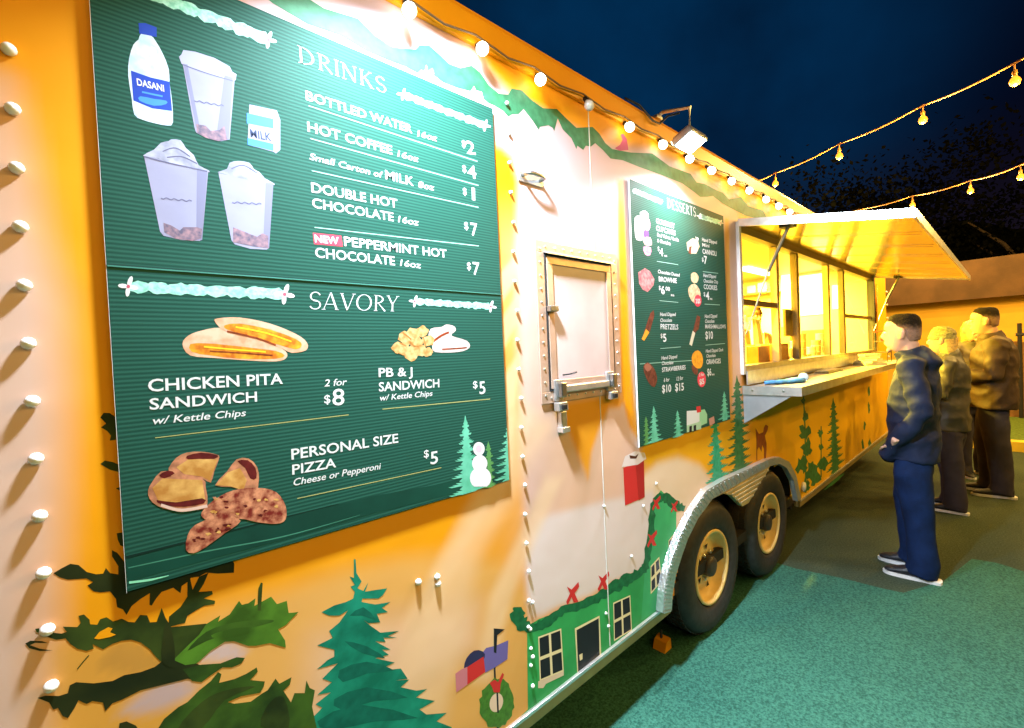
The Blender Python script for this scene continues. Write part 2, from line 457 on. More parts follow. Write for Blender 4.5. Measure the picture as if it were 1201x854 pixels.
RED = ink('bow_red', (0.62, 0.03, 0.03))
PINKW = ink('snow_white', (0.86, 0.80, 0.80), 0.03, 4)
MAG = ink('bow_magenta', (0.5, 0.08, 0.2))
decal('painted_bow', [(721,174),(727,170),(730,164),(728,158),(731,157),(735,163),(737,176),(727,177)], MAG, trailer, 2)
decal('painted_star', [(490,86),(494,82),(498,84),(500,76),(502,84),(507,80),(509,87),(500,90)], PINKW, trailer, 2)
decal('painted_star', [(552,107),(556,101),(558,106),(565,108),(567,116),(556,114)], PINKW, trailer, 2)

# green house with snowy roof
HG = ink('house_green', (0.035, 0.36, 0.10), 0.16, 7)
HG2 = ink('house_green_side', (0.05, 0.42, 0.16), 0.12, 7)
BK = ink('window_black', (0.012, 0.014, 0.02))
CREAM = ink('cream_line', (0.85, 0.74, 0.45))
GD = ink('house_garland', (0.01, 0.14, 0.05), 0.25, 40)
SN = ink('roof_snow', (0.78, 0.68, 0.70), 0.04, 5)
decal('painted_house_wall', [(619,832),(618,735),(632,726),(665,714),(700,696),(740,680),(757,670),(762,640),(764,590),(775,575),(790,590),(791,622),(793,640),(784,700),(776,712),(597,853)], HG, trailer, 2)
decal('painted_house_side', [(756,672),(763,640),(765,592),(775,576),(793,592),(793,646),(785,690),(780,708),(752,728)], HG2, trailer, 3)
strip_px('painted_garland', [(607,712),(609,728),(622,736),(640,730),(660,716),(690,706),(715,692),(735,680),(752,670),(759,655),(764,620),(766,592),(777,583),(792,592),(803,596)], [6,9,5,5,5,5,6,6,5,4,4,3,5,5,3], GD, trailer, 4, jag=0.35, seed=4)
for cx, cy, s in ((672,696,9),(708,682,8),(765,632,7),(770,590,6),(791,594,5),(658,706,0)):
    if s:
        decal('painted_bow', [(cx-s*.8,cy-s*.9),(cx-s*.2,cy-s*.5),(cx+s*.7,cy-s*1.5),(cx+s*.8,cy-s*.9),(cx+s*.2,cy),(cx+s*.7,cy+s*1.1),(cx+s*.1,cy+s*1.2),(cx-s*.2,cy+s*.5),(cx-s*.7,cy+s*1.5),(cx-s*.9,cy+s*1.1),(cx-s*.4,cy)], RED, trailer, 5)
def pwin(tl, tr, br, bl, rows=2, cols=2, f=0.06):
    a = [np.array(p, float) for p in (tl, tr, br, bl)]
    decal('painted_window', [tuple(p) for p in a], CREAM, trailer, 5)
    def at(s, t): return tuple((a[0]*(1-s)+a[1]*s)*(1-t)+(a[3]*(1-s)+a[2]*s)*t)
    for i in range(cols):
        for j in range(rows):
            s0 = (i+f)/cols+f*.3; s1 = (i+1-f)/cols-f*.3; t0 = (j+f)/rows+f*.15; t1 = (j+1-f)/rows-f*.15
            decal('painted_pane', [at(s0,t0), at(s1,t0), at(s1,t1), at(s0,t1)], BK, trailer, 6)
pwin((631,747),(658,737),(661,787),(633,799))
pwin((719,707),(739,698),(741,739),(720,752))
pwin((763,664),(773,653),(776,682),(763,697), f=.1)
pwin((784,634),(791,625),(792,645),(784,655), f=.12)
decal('painted_sill', [(631,799),(661,787),(661,792),(640,802),(637,807),(631,807)], ink('sill', (0.75,0.6,0.45)), trailer, 6)
decal('painted_door', [(674,737),(703,722),(705,768),(677,790)], CREAM, trailer, 5)
decal('painted_door', [(676,739),(702,725),(703,768),(678,788)], BK, trailer, 6)
decal('painted_door_handle', [(679,768),(683,766),(683,773),(680,775)], CREAM, trailer, 7)
decal('painted_chimney', [(731,549),(754,537),(756,583),(733,593)], RED, trailer, 3)
decal('painted_chimney', [(745,541),(755,536),(756,583),(749,587)], ink('dark_red', (0.42,0.02,0.02)), trailer, 4)
decal('painted_chimney_snow', [(729,548),(733,535),(745,529),(756,531),(758,538),(748,545)], SN, trailer, 4)
decal('painted_soot', [(738,534),(745,535),(749,532),(746,538),(739,538)], ink('soot', (0.08,0.02,0.01)), trailer, 5)

# pines
def pine_uz(name, au, az, bz, hw, m, layer, seed, tiers=9, parent=trailer, clip=None, base=0.0003, droop=0.5, slim=1.0):
    r = random.Random(seed); h = az-bz
    L, Rr = [], []
    for side, out in ((-1, L), (1, Rr)):
        out.append((au+side*hw*0.02, az-h*0.02*0.5))
        for k in range(tiers):
            t0 = 0.06+0.94*k/tiers; t1 = 0.06+0.94*(k+1)/tiers
            w1 = hw*(t1**slim)*r.uniform(0.8, 1.12)
            n = 4 if k > 1 else 2
            out.append((au+side*w1*0.28, az-h*t0))
            for q in range(n):
                s = (q+1)/n
                zz = az-h*(t0+(t1-t0)*droop*s+ (t1-t0)*.1)
                out.append((au+side*w1*(0.28+0.72*s), zz-h*0.006))
                out.append((au+side*w1*(0.28+0.72*s-0.16), zz-(t1-t0)*h*(0.22+0.1*r.random())))
            out.append((au+side*w1*0.42, az-h*(t0+(t1-t0)*0.92)))
        out.append((au+side*hw*0.35, bz))
    poly = [(au, az)]+Rr+L[::-1]
    if clip: poly = [(min(max(u, clip[0]), clip[1]), max(z, clip[2])) for u, z in poly]
    return decal_uz(name, poly, m, parent, layer, base)
PINE_T = ink('pine_teal', (0.004, 0.15, 0.095), 0.3, 14, two=(0.012, 0.29, 0.19))
PINE_L = ink('pine_light', (0.10, 0.46, 0.30), 0.2, 30, two=(0.16, 0.58, 0.42))
PINE_D = ink('pine_dark', (0.035, 0.14, 0.04), 0.2, 26, two=(0.06, 0.22, 0.07))
PINE_O = ink('pine_olive', (0.014, 0.026, 0.004), 0.3, 14, two=(0.045, 0.075, 0.010))
PINE_O2 = ink('pine_olive_bright', (0.035, 0.09, 0.008), 0.3, 12, two=(0.09, 0.24, 0.02))
# the teal pine, drawn by hand
teal = [(415,656),(417,656),(418,672),(424,682),(419,690),(426,693),(432,683),(428,694),(440,692),(454,690),(449,698),(444,702),(425,702),(424,706),(440,709),(458,706),(448,713),(455,718),(442,720),(446,730),(432,731),(426,727),(436,735),(446,742),(468,740),(455,746),(466,748),(450,748),(452,753),(440,752),(458,762),(448,762),(456,768),(440,772),(463,777),(452,782),(440,784),(452,786),(470,784),(478,796),(464,798),(480,797),(470,806),(488,810),(501,808),(488,818),(510,822),(492,832),(500,838),(524,836),(512,846),(530,853),(530,900),(330,900),(352,850),(366,842),(378,830),(370,826),(388,812),(372,815),(389,800),(378,796),(396,778),(371,785),(392,770),(392,762),(372,757),(390,748),(386,740),(398,730),(408,716),(398,722),(386,722),(377,718),(392,710),(406,706),(414,702),(416,694),(411,688),(416,686),(410,676),(415,678)]
decal('painted_pine', teal, PINE_T, trailer, 2)
TD = ink('pine_teal_shadow', (0.005, 0.13, 0.09), 0.2, 30)
for a in ([(404,752),(430,758),(452,772),(425,766)], [(398,786),(430,776),(462,786),(430,790),(402,800)], [(392,820),(430,806),(478,818),(440,822),(400,832)], [(372,846),(420,826),(490,842),(440,846),(390,856)], [(410,722),(426,712),(440,726),(424,722)]):
    decal('painted_needles', a, TD, trailer, 3, 2)
for a in ([(446,742),(468,740),(453,744),(455,748)], [(388,722),(404,708),(396,722)], [(392,770),(372,785),(384,774)]):
    decal('painted_needles', a, PINE_T, trailer, 4)
# the big olive pine at the left, ragged boughs
def bough(pts, w, m, layer, seed, spk=9, out=14):
    """a ragged bough: ribbon with finger like needle sprays"""
    r = random.Random(seed)
    layer += seed*0.1013-0.1013
    w = [q*1.35 for q in w]
    strip_px('painted_bough', pts, w, m, trailer, layer, jag=0.22, seed=seed, n=4)
    k = len(pts)
    ws = w if isinstance(w, (list, tuple)) else [w]*k
    for q in range(spk):
        i = r.randrange(k-1); t = r.random()
        a = np.array(pts[i], float)*(1-t)+np.array(pts[i+1], float)*t
        d = np.array(pts[i+1], float)-np.array(pts[i], float); d /= np.linalg.norm(d)
        nn = np.array((-d[1], d[0]))*r.choice((-1, 1))
        wq = ws[i]
        tip = a+nn*(wq+out*r.uniform(.4, 1))+d*r.uniform(4, 18)
        b0 = a-d*6.5; b1 = a+d*6.5
        mid = (a+tip)/2
        decal('painted_needles', [tuple(b0), tuple(mid-d*4.6+nn*1), tuple(tip-d*2), tuple(tip+d*2), tuple(mid+d*4.6), tuple(b1)], m, trailer, layer+0.0309*(q+1), 3)
def c7(l): return [(x/3.639, 620+y/3.639) for x, y in l]
def c8(l): return [(300+x/3.64, 620+y/3.64) for x, y in l]
def c5(l): return [(x/3.417, 450+y/3.417) for x, y in l]
PINE_K = ink('pine_near_black', (0.010, 0.016, 0.003), 0.3, 9, two=(0.028, 0.036, 0.006))
PINE_M = ink('pine_mid', (0.018, 0.045, 0.006), 0.3, 14, two=(0.05, 0.12, 0.012))
A1 = c7([(228,190),(262,170),(300,150),(335,155),(370,185),(410,195),(440,192),(452,168),(470,190),(505,195),(505,160),(478,118),(478,92),(500,103),(530,140),(545,130),(760,110),(985,125),(1000,150),(998,188),(930,192),(880,188),(850,205),(815,210),(800,228),(775,245),(770,275),(752,262),(740,252),(690,270),(665,300),(648,328),(638,325),(640,275),(600,300),(562,330),(540,368),(525,345),(500,335),(495,300),(470,268),(430,272),(400,268),(373,243),(398,228),(370,213),(290,218),(255,208)])
A2 = c7([(800,222),(812,215),(822,262),(850,205),(890,188),(870,235),(848,270),(905,266),(908,280),(870,298),(918,308),(916,322),(870,330),(835,350),(800,372),(790,402),(720,420),(722,375),(770,335),(800,290)])
A3 = c7([(108,490),(130,478),(180,480),(205,488),(150,487),(128,497),(170,512),(225,520),(170,522),(125,510)])
A4 = c7([(150,428),(165,425),(200,440),(262,448),(285,440),(268,418),(330,420),(345,402),(335,372),(358,366),(382,388),(385,408),(415,410),(428,386),(455,378),(482,396),(520,384),(548,398),(575,400),(598,368),(628,370),(640,400),(668,398),(690,338),(706,380),(730,420),(880,405),(900,440),(830,480),(800,510),(790,570),(740,600),(715,570),(690,570),(664,545),(640,515),(600,485),(560,474),(520,478),(480,492),(440,515),(395,492),(400,512),(370,522),(330,512),(300,492),(280,468),(240,474),(190,458),(155,440)])
A5 = c7([(160,722),(195,712),(250,714),(290,702),(298,668),(325,655),(400,660),(480,650),(530,625),(600,612),(660,590),(700,560),(790,560),(850,580),(885,600),(860,650),(800,640),(700,665),(600,690),(520,730),(480,745),(450,778),(440,742),(395,735),(370,748),(335,732),(318,765),(290,808),(268,800),(248,765),(228,772),(210,742)])
A6 = c7([(780,600),(860,580),(940,575),(1010,548),(1045,552),(1030,575),(990,592),(950,592),(920,612),(880,640),(860,655),(820,650)])
A7 = c7([(620,940),(700,812),(760,762),(800,740),(850,690),(900,650),(930,612),(945,620),(935,658),(1000,642),(1050,620),(1095,592),(1100,610),(1068,646),(1130,652),(1125,675),(1110,700),(1030,715),(972,740),(1000,747),(1070,738),(1120,702)])+c8([(50,690),(84,640),(100,662),(152,634),(145,666),(118,692),(150,742),(165,702),(208,702),(216,648),(230,680),(252,690),(240,760),(262,860),(262,940)])
A8 = c7([(510,830),(540,822),(580,840),(600,870),(580,940),(500,940)])
A9 = c7([(740,560),(800,500),(850,452),(880,407),(940,370),(930,397),(980,366),(1020,308),(1032,325),(1060,318),(1090,297),(1085,330)])+c8([(20,315),(65,290),(90,322),(132,308),(140,360),(182,356),(150,388),(128,412),(95,430),(125,478),(128,508),(60,488),(0,500)])+c7([(1060,500),(1000,480),(960,482),(900,520),(840,575),(790,582)])
for k_, (pl, mm) in enumerate(((A1, PINE_K), (A2, PINE_O), (A3, PINE_K), (A4, PINE_O), (A5, PINE_K), (A6, PINE_M), (A7, PINE_M), (A8, PINE_K), (A9, PINE_O2))):
    decal('painted_bough', pl, mm, trailer, 1+k_*.45)
decal('painted_gap', c7([(402,468),(425,440),(462,420),(480,425),(470,442),(495,452),(470,462),(420,472)]), ink('gap_orange', ORA), trailer, 6)
for k_, (pl, mm) in enumerate(((c7([(560,150),(700,140),(860,150),(940,160),(760,178),(600,215)]), PINE_O), (c7([(800,520),(880,440),(1000,400),(1140,388),(1160,400),(1000,440),(880,480)]), PINE_M), (c7([(900,455),(1000,425),(1100,425),(960,470)]), PINE_O2), (c7([(760,852),(860,740),(960,690),(1090,672),(960,730),(860,852)]), PINE_O), (c7([(690,560),(700,430),(720,400),(745,500),(740,590)]), PINE_K), (c8([(20,840),(60,740),(120,720),(140,852)]), PINE_O))):
    decal('painted_brushstroke', pl, mm, trailer, 5.2+.15*k_, 3)
strip_px('painted_twig', c7([(330,600),(355,568),(380,540)]), .6, PINE_O, trailer, 1)
for pl in ([(402,135),(415,117),(440,118),(465,135),(465,225),(440,228),(445,208),(430,190),(405,175),(425,160)], [(402,322),(420,308),(455,315),(478,325),(478,355),(440,345)], [(465,420),(485,413),(487,432)], [(468,600),(500,594),(500,655),(482,648),(472,625)]):
    decal('painted_sprig', c5(pl), PINE_O, trailer, 1)
decal('painted_trunk', [(302,716),(303,690),(306,683),(308,684),(306,716)], PINE_O, trailer, 5)
SNW = ink('snow_lilac', (0.52, 0.40, 0.40), 0.06, 5)
# mailbox and wreath
VIO = ink('mailbox_violet', (0.16, 0.13, 0.42)); NAVY = ink('mailbox_dark', (0.03, 0.03, 0.10))
decal('painted_mailbox', [(566,765),(570,760),(582,757),(596,751),(595,773),(580,783),(569,789)], VIO, trailer, 2)
decal('painted_mailbox', [(544,783),(547,772),(556,763),(566,764),(568,772),(549,784)], NAVY, trailer, 3, 2)
decal('painted_mailbox_door', [(547,783),(567,770),(569,788),(548,803)], RED, trailer, 4)
decal('painted_mailbox_door', [(534,790),(541,785),(548,782),(548,803),(535,812)], ink('mailbox_pink', (0.6,0.2,0.25)), trailer, 4)
decal('painted_post', [(579,783),(581,782),(583,830),(586,860),(583,860),(580,830)], BK, trailer, 2)
decal('painted_flag', [(579,765),(579,737),(592,738),(583,745),(582,766)], BK, trailer, 5)
wr = []
for k in range(36):
    a = 2*math.pi*k/36; rr = 1+0.08*random.uniform(-1, 1)
    wr.append((583+20*rr*math.cos(a)+3*math.sin(a), 825+29*rr*math.sin(a)-10*math.cos(a)*0.6))
wi = []
for k in range(24):
    a = 2*math.pi*k/24
    wi.append((582+8*math.cos(a), 824+11*math.sin(a)-2*math.cos(a)))
decal('painted_wreath', wr, ink('wreath_green', (0.05,0.16,0.02), 0.3, 60, two=(0.08,0.25,0.03)), trailer, 3)
decal('painted_wreath_centre', wi, ink('wreath_gap', (0.82,0.62,0.48)), trailer, 4)
decal('painted_post', [(582,812),(584,812),(585,836),(583,836)], BK, trailer, 5)
decal('painted_bow', [(574,801),(580,797),(584,800),(589,789),(591,791),(587,802),(586,812),(579,812),(577,806)], RED, trailer, 6)
# pines round the wheel arch
def pine_px(apex, base, w_px, m, layer, seed, tiers=9, **kw):
    a = wp(*apex); b = wp(*base); l = wp(base[0]-w_px, base[1]); 
    return pine_uz('painted_pine', a[0], a[1], b[1], b[0]-l[0], m, layer, seed, tiers, **kw)
pine_px((864,440),(866,562),20, PINE_D, 2, 31, 12, slim=0.6)
pine_px((838,476),(832,578),20, ink('pine_mint', (0.02,0.34,0.19), 0.3, 30, two=(0.07,0.50,0.32)), 3, 32, 9, slim=0.9)
pine_px((977,466),(980,566),14, PINE_D, 2, 33, 11, slim=0.6)
for k, (x, y, s) in enumerate(((942,470,3),(944,488,5),(943,508,9),(946,528,11),(940,546,9),(952,552,9),(962,508,4),(963,524,4),(965,545,7),(956,560,9),(945,570,7))):
    pts = [(x+s*(1+.5*random.uniform(-1,1))*math.cos(a)*0.7, y+s*(1+.5*random.uniform(-1,1))*math.sin(a)) for a in [2*math.pi*i/14 for i in range(14)]]
    decal('painted_shrub', pts, PINE_D, trailer, 2)
strip_px('painted_stem', [(942,460),(944,500),(945,560),(945,578)], 0.8, PINE_D, trailer, 1)
strip_px('painted_stem', [(963,500),(963,560)], 0.6, PINE_D, trailer, 1)
for k, (x, y, s) in enumerate(((1019,478,3),(1014,500,3),(1020,520,3),(1012,522,3),(1019,460,3))):
    pts = [(x+s*random.uniform(.5,1.3)*math.cos(a)*.6, y+s*2*random.uniform(.6,1.3)*math.sin(a)) for a in [2*math.pi*i/10 for i in range(10)]]
    decal('painted_shrub', pts, PINE_D, trailer, 2)
decal('painted_dog', [(886,502),(890,509),(895,507),(896,501),(898,498),(901,500),(900,505),(897,511),(899,520),(899,528),(898,538),(896,538),(896,527),(894,522),(893,530),(890,524),(888,528),(888,540),(887,540),(887,515)], ink('dog_brown', (0.28,0.07,0.01), 0.2, 30), trailer, 2)

# snap caps on the seam screws (one mesh shared)
bm = bmesh.new(); lathe(bm, [(0.0085, 0.0), (0.0085, -0.003), (0.0065, -0.008), (0.003, -0.0105), (0.00005, -0.011)], 12, axis='Y')
cap_me = bpy.data.meshes.new('screw_cap'); bm.to_mesh(cap_me); bm.free(); cap_me.materials.append(M_cap)
for p in cap_me.polygons: p.use_smooth = True
def cap(u, z, s=1.0, y=W-0.003):
    o = link('screw_cap', cap_me, trailer, (u, y, z)); o.scale = (s, s, s); return o
for k in range(-5, 17):
    z = 2.056-0.1*k
    if z > 2.5 or z < 0.45: continue
    cap(-0.078, z, 1.25)
    cap(1.077+0.006*(k % 3 == 0), z-0.008, 0.85)
for px in ((490,682),(512,676),(513,684),(708,593),(754,593),(769,567),(710,719),(713,734),(740,652),(619,735),(622,760),(622,780),(624,706)):
    u, z = wp(*px); cap(u, z, 0.75 if px[0] > 600 else 1.1, W-0.001)
for k in range(6):
    cap(7.76, 2.2-0.17*k, 1.6, W-0.012)

# ------------------------------------------------------------------ text
_tc = {}
def text_mesh(s, off=0.0, res=3):
    key = (s, off, res)
    if key in _tc: return _tc[key]
    c = bpy.data.curves.new('t', 'FONT'); c.body = s; c.size = 1.0; c.offset = off; c.resolution_u = res
    o = bpy.data.objects.new('t', c); COL.objects.link(o)
    dg = bpy.context.evaluated_depsgraph_get(); dg.update()
    me = bpy.data.meshes.new_from_object(o.evaluated_get(dg))
    co = np.empty(len(me.vertices)*3); me.vertices.foreach_get('co', co); co = co.reshape(-1, 3)
    fc = [tuple(p.vertices) for p in me.polygons]
    COL.objects.unlink(o); bpy.data.objects.remove(o); bpy.data.curves.remove(c); bpy.data.meshes.remove(me)
    _tc[key] = (co, fc)
    return _tc[key]
_h = text_mesh('H'); CAPH = _h[0][:, 1].max()
WHITE = ink('print_white', (0.70, 0.72, 0.74))
def put_text(s, a, b, hpx, parent, bold=0.0, shear=0.0, m=None, layer=4, base=0.01115, name='lettering', glyphs=None):
    """a, b: pixels of the baseline's two ends; hpx: capital height in pixels at the left end"""
    A = np.array(wp(*a)); B = np.array(wp(*b))
    hh = wp(a[0], a[1]-hpx)[1]-A[1]
    co, fc = glyphs if glyphs else text_mesh(s, bold)
    caph = 1.0 if glyphs else CAPH
    x = co[:, 0]-co[:, 0].min(); x = x/x.max()
    y = co[:, 1]/caph*hh
    d = B-A; L = np.linalg.norm(d); d = d/L; n = np.array((-d[1], d[0]))
    xx = x*L+y*shear
    yy = W-base-0.00009*layer
    P = A+xx[:, None]*d+y[:, None]*n
    me = bpy.data.meshes.new('lettering')
    me.from_pydata([(p[0], yy, p[1]) for p in P], [], fc)
    me.materials.append(m or WHITE)
    # face the street
    if len(me.polygons) and me.polygons[0].normal.y > 0: me.flip_normals()
    return link(name, me, parent)
# display serif capitals drawn from thin and thick strokes; unit height 1
def seg_poly(p, q, w0, w1=None):
    w1 = w0 if w1 is None else w1
    p = np.array(p, float); q = np.array(q, float); d = q-p; d /= np.linalg.norm(d); n = np.array((-d[1], d[0]))
    return [p+n*w0/2, q+n*w1/2, q-n*w1/2, p-n*w0/2]
def arc_polys(cx, cy, rx, ry, a0, a1, thick, thin, n=14):
    """stroke swelling at the sides and thin at top and bottom"""
    out = []; ps = []
    for k in range(n+1):
        a = R(a0+(a1-a0)*k/n)
        w_ = thin+(thick-thin)*abs(math.cos(a))**1.5
        c = np.array((cx+rx*math.cos(a), cy+ry*math.sin(a))); nn = np.array((math.cos(a), math.sin(a)))
        ps.append((c+nn*w_/2, c-nn*w_/2))
    for (a, b), (c, d) in zip(ps, ps[1:]): out.append([a, c, d, b])
    return out
TK, TN, SF = 0.085, 0.030, 0.07
def serif(x, y, w=0.2): return [(x-w/2, y-0.0), (x+w/2, y), (x+w/2, y+0.03), (x-w/2, y+0.03)]
def S_(l): return [[np.array(p) for p in q] for q in l]
def glyph(ch):
    g = []
    if ch in 'D':
        g = [seg_poly((.12,0),(.12,1),TK), serif(.1,0), serif(.1,.97)] + arc_polys(.12,.5,.52,.485,-90,90,TK,TN); w = .74
    elif ch == 'R':
        g = [seg_poly((.12,0),(.12,1),TK), serif(.12,0), serif(.1,.97)] + arc_polys(.12,.74,.36,.245,-90,90,TK,TN) + [seg_poly((.24,.5),(.62,.0),TN,TK)]; w = .66
    elif ch == 'I':
        g = [seg_poly((.1,0),(.1,1),TK), serif(.1,0), serif(.1,.97)]; w = .22
    elif ch == 'N':
        g = [seg_poly((.1,0),(.1,1),TN), serif(.1,0), serif(.06,.97,.16), seg_poly((.08,1),(.64,.0),TK), seg_poly((.64,0),(.64,1),TN), serif(.64,.97)]; w = .76
    elif ch == 'K':
        g = [seg_poly((.12,0),(.12,1),TK), serif(.12,0), serif(.12,.97), seg_poly((.14,.42),(.55,1),TN), serif(.55,.97,.18), seg_poly((.26,.58),(.62,0),TK), serif(.62,0,.18)]; w = .72
    elif ch == 'S':
        g = arc_polys(.28,.74,.21,.245,20,250,TK*.8,TN*1.3) + arc_polys(.28,.26,.23,.245,-160,80,TK*.8,TN*1.3) + [seg_poly((.2,.52),(.36,.48),TK,TK)]; w = .56
    elif ch == 'A':
        g = [seg_poly((.06,0),(.36,1),TN), seg_poly((.36,1),(.68,0),TK), seg_poly((.16,.32),(.56,.32),TN), serif(.06,0,.18), serif(.68,0,.18)]; w = .78
    elif ch == 'V':
        g = [seg_poly((.05,1),(.36,0),TK), seg_poly((.36,0),(.66,1),TN), serif(.06,.97,.18), serif(.66,.97,.18)]; w = .72
    elif ch == 'O':
        g = arc_polys(.42,.5,.36,.485,0,360,TK,TN,26); w = .88
    elif ch == 'Y':
        g = [seg_poly((.05,1),(.32,.45),TK), seg_poly((.6,1),(.32,.45),TN), seg_poly((.32,0),(.32,.47),TK), serif(.32,0), serif(.06,.97,.18), serif(.6,.97,.18)]; w = .66
    elif ch == 'E':
        g = [seg_poly((.12,0),(.12,1),TK), seg_poly((.08,.985),(.5,.985),TN), seg_poly((.1,.5),(.42,.5),TN), seg_poly((.08,.015),(.54,.015),TN), seg_poly((.5,1),(.5,.86),TN), seg_poly((.54,0),(.54,.16),TN)]; w = .6
    elif ch == 'T':
        g = [seg_poly((.3,0),(.3,1),TK), serif(.3,0), seg_poly((.02,.985),(.58,.985),TN), seg_poly((.02,1),(.02,.84),TN), seg_poly((.58,1),(.58,.84),TN)]; w = .62
    return g, w
def serif_word(s, gap=0.1):
    V, Fc, x = [], [], 0
    for ch in s:
        g, w_ = glyph(ch)
        for q in g:
            k = len(V)
            a = sum(q[i][0]*q[(i+1) % len(q)][1]-q[(i+1) % len(q)][0]*q[i][1] for i in range(len(q)))
            if a < 0: q = q[::-1]
            V += [(p[0]+x, p[1], 0.0) for p in q]; Fc.append(tuple(range(k, k+len(q))))
        x += w_+gap
    return np.array(V), Fc

# ------------------------------------------------------------------ menu boards (corrugated sheets)
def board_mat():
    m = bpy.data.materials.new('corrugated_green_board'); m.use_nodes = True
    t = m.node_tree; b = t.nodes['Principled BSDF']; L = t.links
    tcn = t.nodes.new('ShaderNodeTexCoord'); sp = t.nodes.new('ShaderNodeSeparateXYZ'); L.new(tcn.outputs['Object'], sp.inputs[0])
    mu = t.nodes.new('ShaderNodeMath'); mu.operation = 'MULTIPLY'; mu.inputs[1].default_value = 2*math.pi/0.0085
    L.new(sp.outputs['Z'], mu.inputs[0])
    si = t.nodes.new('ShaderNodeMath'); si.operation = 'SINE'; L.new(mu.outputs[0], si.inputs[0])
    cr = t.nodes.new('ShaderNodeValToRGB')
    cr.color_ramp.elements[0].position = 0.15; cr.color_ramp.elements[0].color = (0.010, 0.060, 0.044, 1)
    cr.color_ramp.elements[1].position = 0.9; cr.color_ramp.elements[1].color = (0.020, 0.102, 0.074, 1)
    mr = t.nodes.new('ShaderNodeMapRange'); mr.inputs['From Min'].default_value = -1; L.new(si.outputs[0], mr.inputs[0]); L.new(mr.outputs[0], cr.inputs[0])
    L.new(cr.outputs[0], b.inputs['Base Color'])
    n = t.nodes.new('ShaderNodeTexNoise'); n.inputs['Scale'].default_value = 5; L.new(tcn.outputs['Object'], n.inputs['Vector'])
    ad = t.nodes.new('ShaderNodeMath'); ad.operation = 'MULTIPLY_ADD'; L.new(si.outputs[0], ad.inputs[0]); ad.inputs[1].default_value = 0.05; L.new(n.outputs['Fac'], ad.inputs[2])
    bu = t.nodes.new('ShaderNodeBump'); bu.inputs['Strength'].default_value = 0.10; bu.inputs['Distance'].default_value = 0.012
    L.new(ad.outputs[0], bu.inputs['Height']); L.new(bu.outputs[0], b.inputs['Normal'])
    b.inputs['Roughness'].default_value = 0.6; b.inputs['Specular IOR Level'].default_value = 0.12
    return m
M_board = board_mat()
M_edge = mat('board_edge', (0.75, 0.78, 0.8), 0.5)
def board_panel(u0, u1, z0, z1, parent, off=0.011):
    bm = bmesh.new(); box(bm, u0, u1, W-off, W-0.004, z0, z1, 0.001)
    o = fin(bm, 'panel', M_board, parent)
    bm = bmesh.new()
    box(bm, u0-(0.0025 if u0 > 1 else 0.0008), u0-0.0002, W-off-.0002, W-0.0035, z0-.002, z1+.002)
    fin(bm, 'panel_edge', M_edge, parent)
    return o
b1 = empty('menu_board', (0.52, W, 1.18), 'larger green corrugated menu board listing drinks and savory food, nearest the camera', 'menu board', 'green menu boards on the trailer')
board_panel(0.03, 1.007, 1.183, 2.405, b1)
# fold across the sheet, its shade and highlight put into two strip colours
abox('fold_shading', 0.031, 1.006, W-0.0122, W-0.0113, 1.8005, 1.8035, ink('fold', (0.005,0.05,0.04)), b1)
abox('fold_shading', 0.031, 1.006, W-0.0126, W-0.0114, 1.7975, 1.8002, ink('fold_light', (0.05,0.22,0.17)), b1)
BB = 0.01115
def T(s, a, b, h, bold=0.012, shear=0.0, **k): return put_text(s, a, b, h, b1, bold, shear, base=BB, **k)
BD = 0.016
for s, a, b, h in (('BOTTLED WATER',(357,119.4),(481,158),10.5),('HOT COFFEE',(359,156),(458,183),11),('MILK',(449.8,211.3),(482.9,219.5),10),
    ('DOUBLE HOT',(363.5,226.8),(463.9,245.2),11),('CHOCOLATE',(364.4,244.6),(459.5,260.7),10.7),('PEPPERMINT HOT',(401.8,289.4),(521.5,303.2),10.7),
    ('CHOCOLATE',(367.9,302.6),(461,312),11),('CHICKEN PITA',(173.3,459.1),(330.1,450),14),('SANDWICH',(175,480.1),(300,470.5),12.6),
    ('PB & J',(441.9,442.2),(481.4,440.7),10.2),('SANDWICH',(442.2,458.9),(512.8,453.9),10.2),('PERSONAL SIZE',(340.1,538.3),(464.8,518.4),12),('PIZZA',(341,555.8),(392.2,547),11.2)):
    T(s, a, b, h, BD)
for s, a, b, h in (('16oz',(487.3,161.5),(509.8,167.4),7),('16oz',(463.9,185),(487.9,191.7),7),('Small Carton of',(360.9,188.8),(445.7,210.1),7.5),('8oz',(487.9,221),(506.3,224.8),7),
    ('16oz',(464.5,261.6),(488.2,265.7),7.3),('16oz',(466.8,312.5),(490.8,315.5),7.3),('w/ Kettle Chips',(177,497.4),(286.2,487.5),8.6),('2 for',(378.4,453.3),(403.9,451.5),8),
    ('w/ Kettle Chips',(442.5,470),(504.3,464.1),6.6),('Cheese or Pepperoni',(341.6,569),(443.4,549.4),8)):
    T(s, a, b, h, 0.010, 0.22)
for d, a, b in (('2',(545,181.5),(555.5,183)),('4',(546.4,209.5),(556.4,211.3)),('1',(551,235.4),(554.6,236.4)),('7',(550.2,276.8),(558.1,277.7)),('7',(552.3,322.5),(559.9,323.4)),('5',(559.9,462.1),(566.9,461.2)),('5',(502.5,544.1),(511.3,542.4))):
    T(d, a, b, 14.2, 0.012)
for a, b, h in (((539.4,173.5),(543.5,174.7),7.5),((540,202.5),(544.4,203.7),7.5),((540.6,229),(544.9,230),7.5),((542.3,269.5),(546.8,270.1),8),((545.2,316.3),(549.8,317),8),((552.3,455.3),(557.6,454.8),8),((494.6,536.2),(500.5,535.4),8.5),((378.4,472.9),(385.5,472.3),9.5)):
    T('$', a, b, h, 0.012)
T('8', (387.8,475.2), (401.8,474.4), 18.7, 0.010)
put_text('', (348.3,76), (450.7,112), 19.5, b1, base=BB, glyphs=serif_word('DRINKS'))
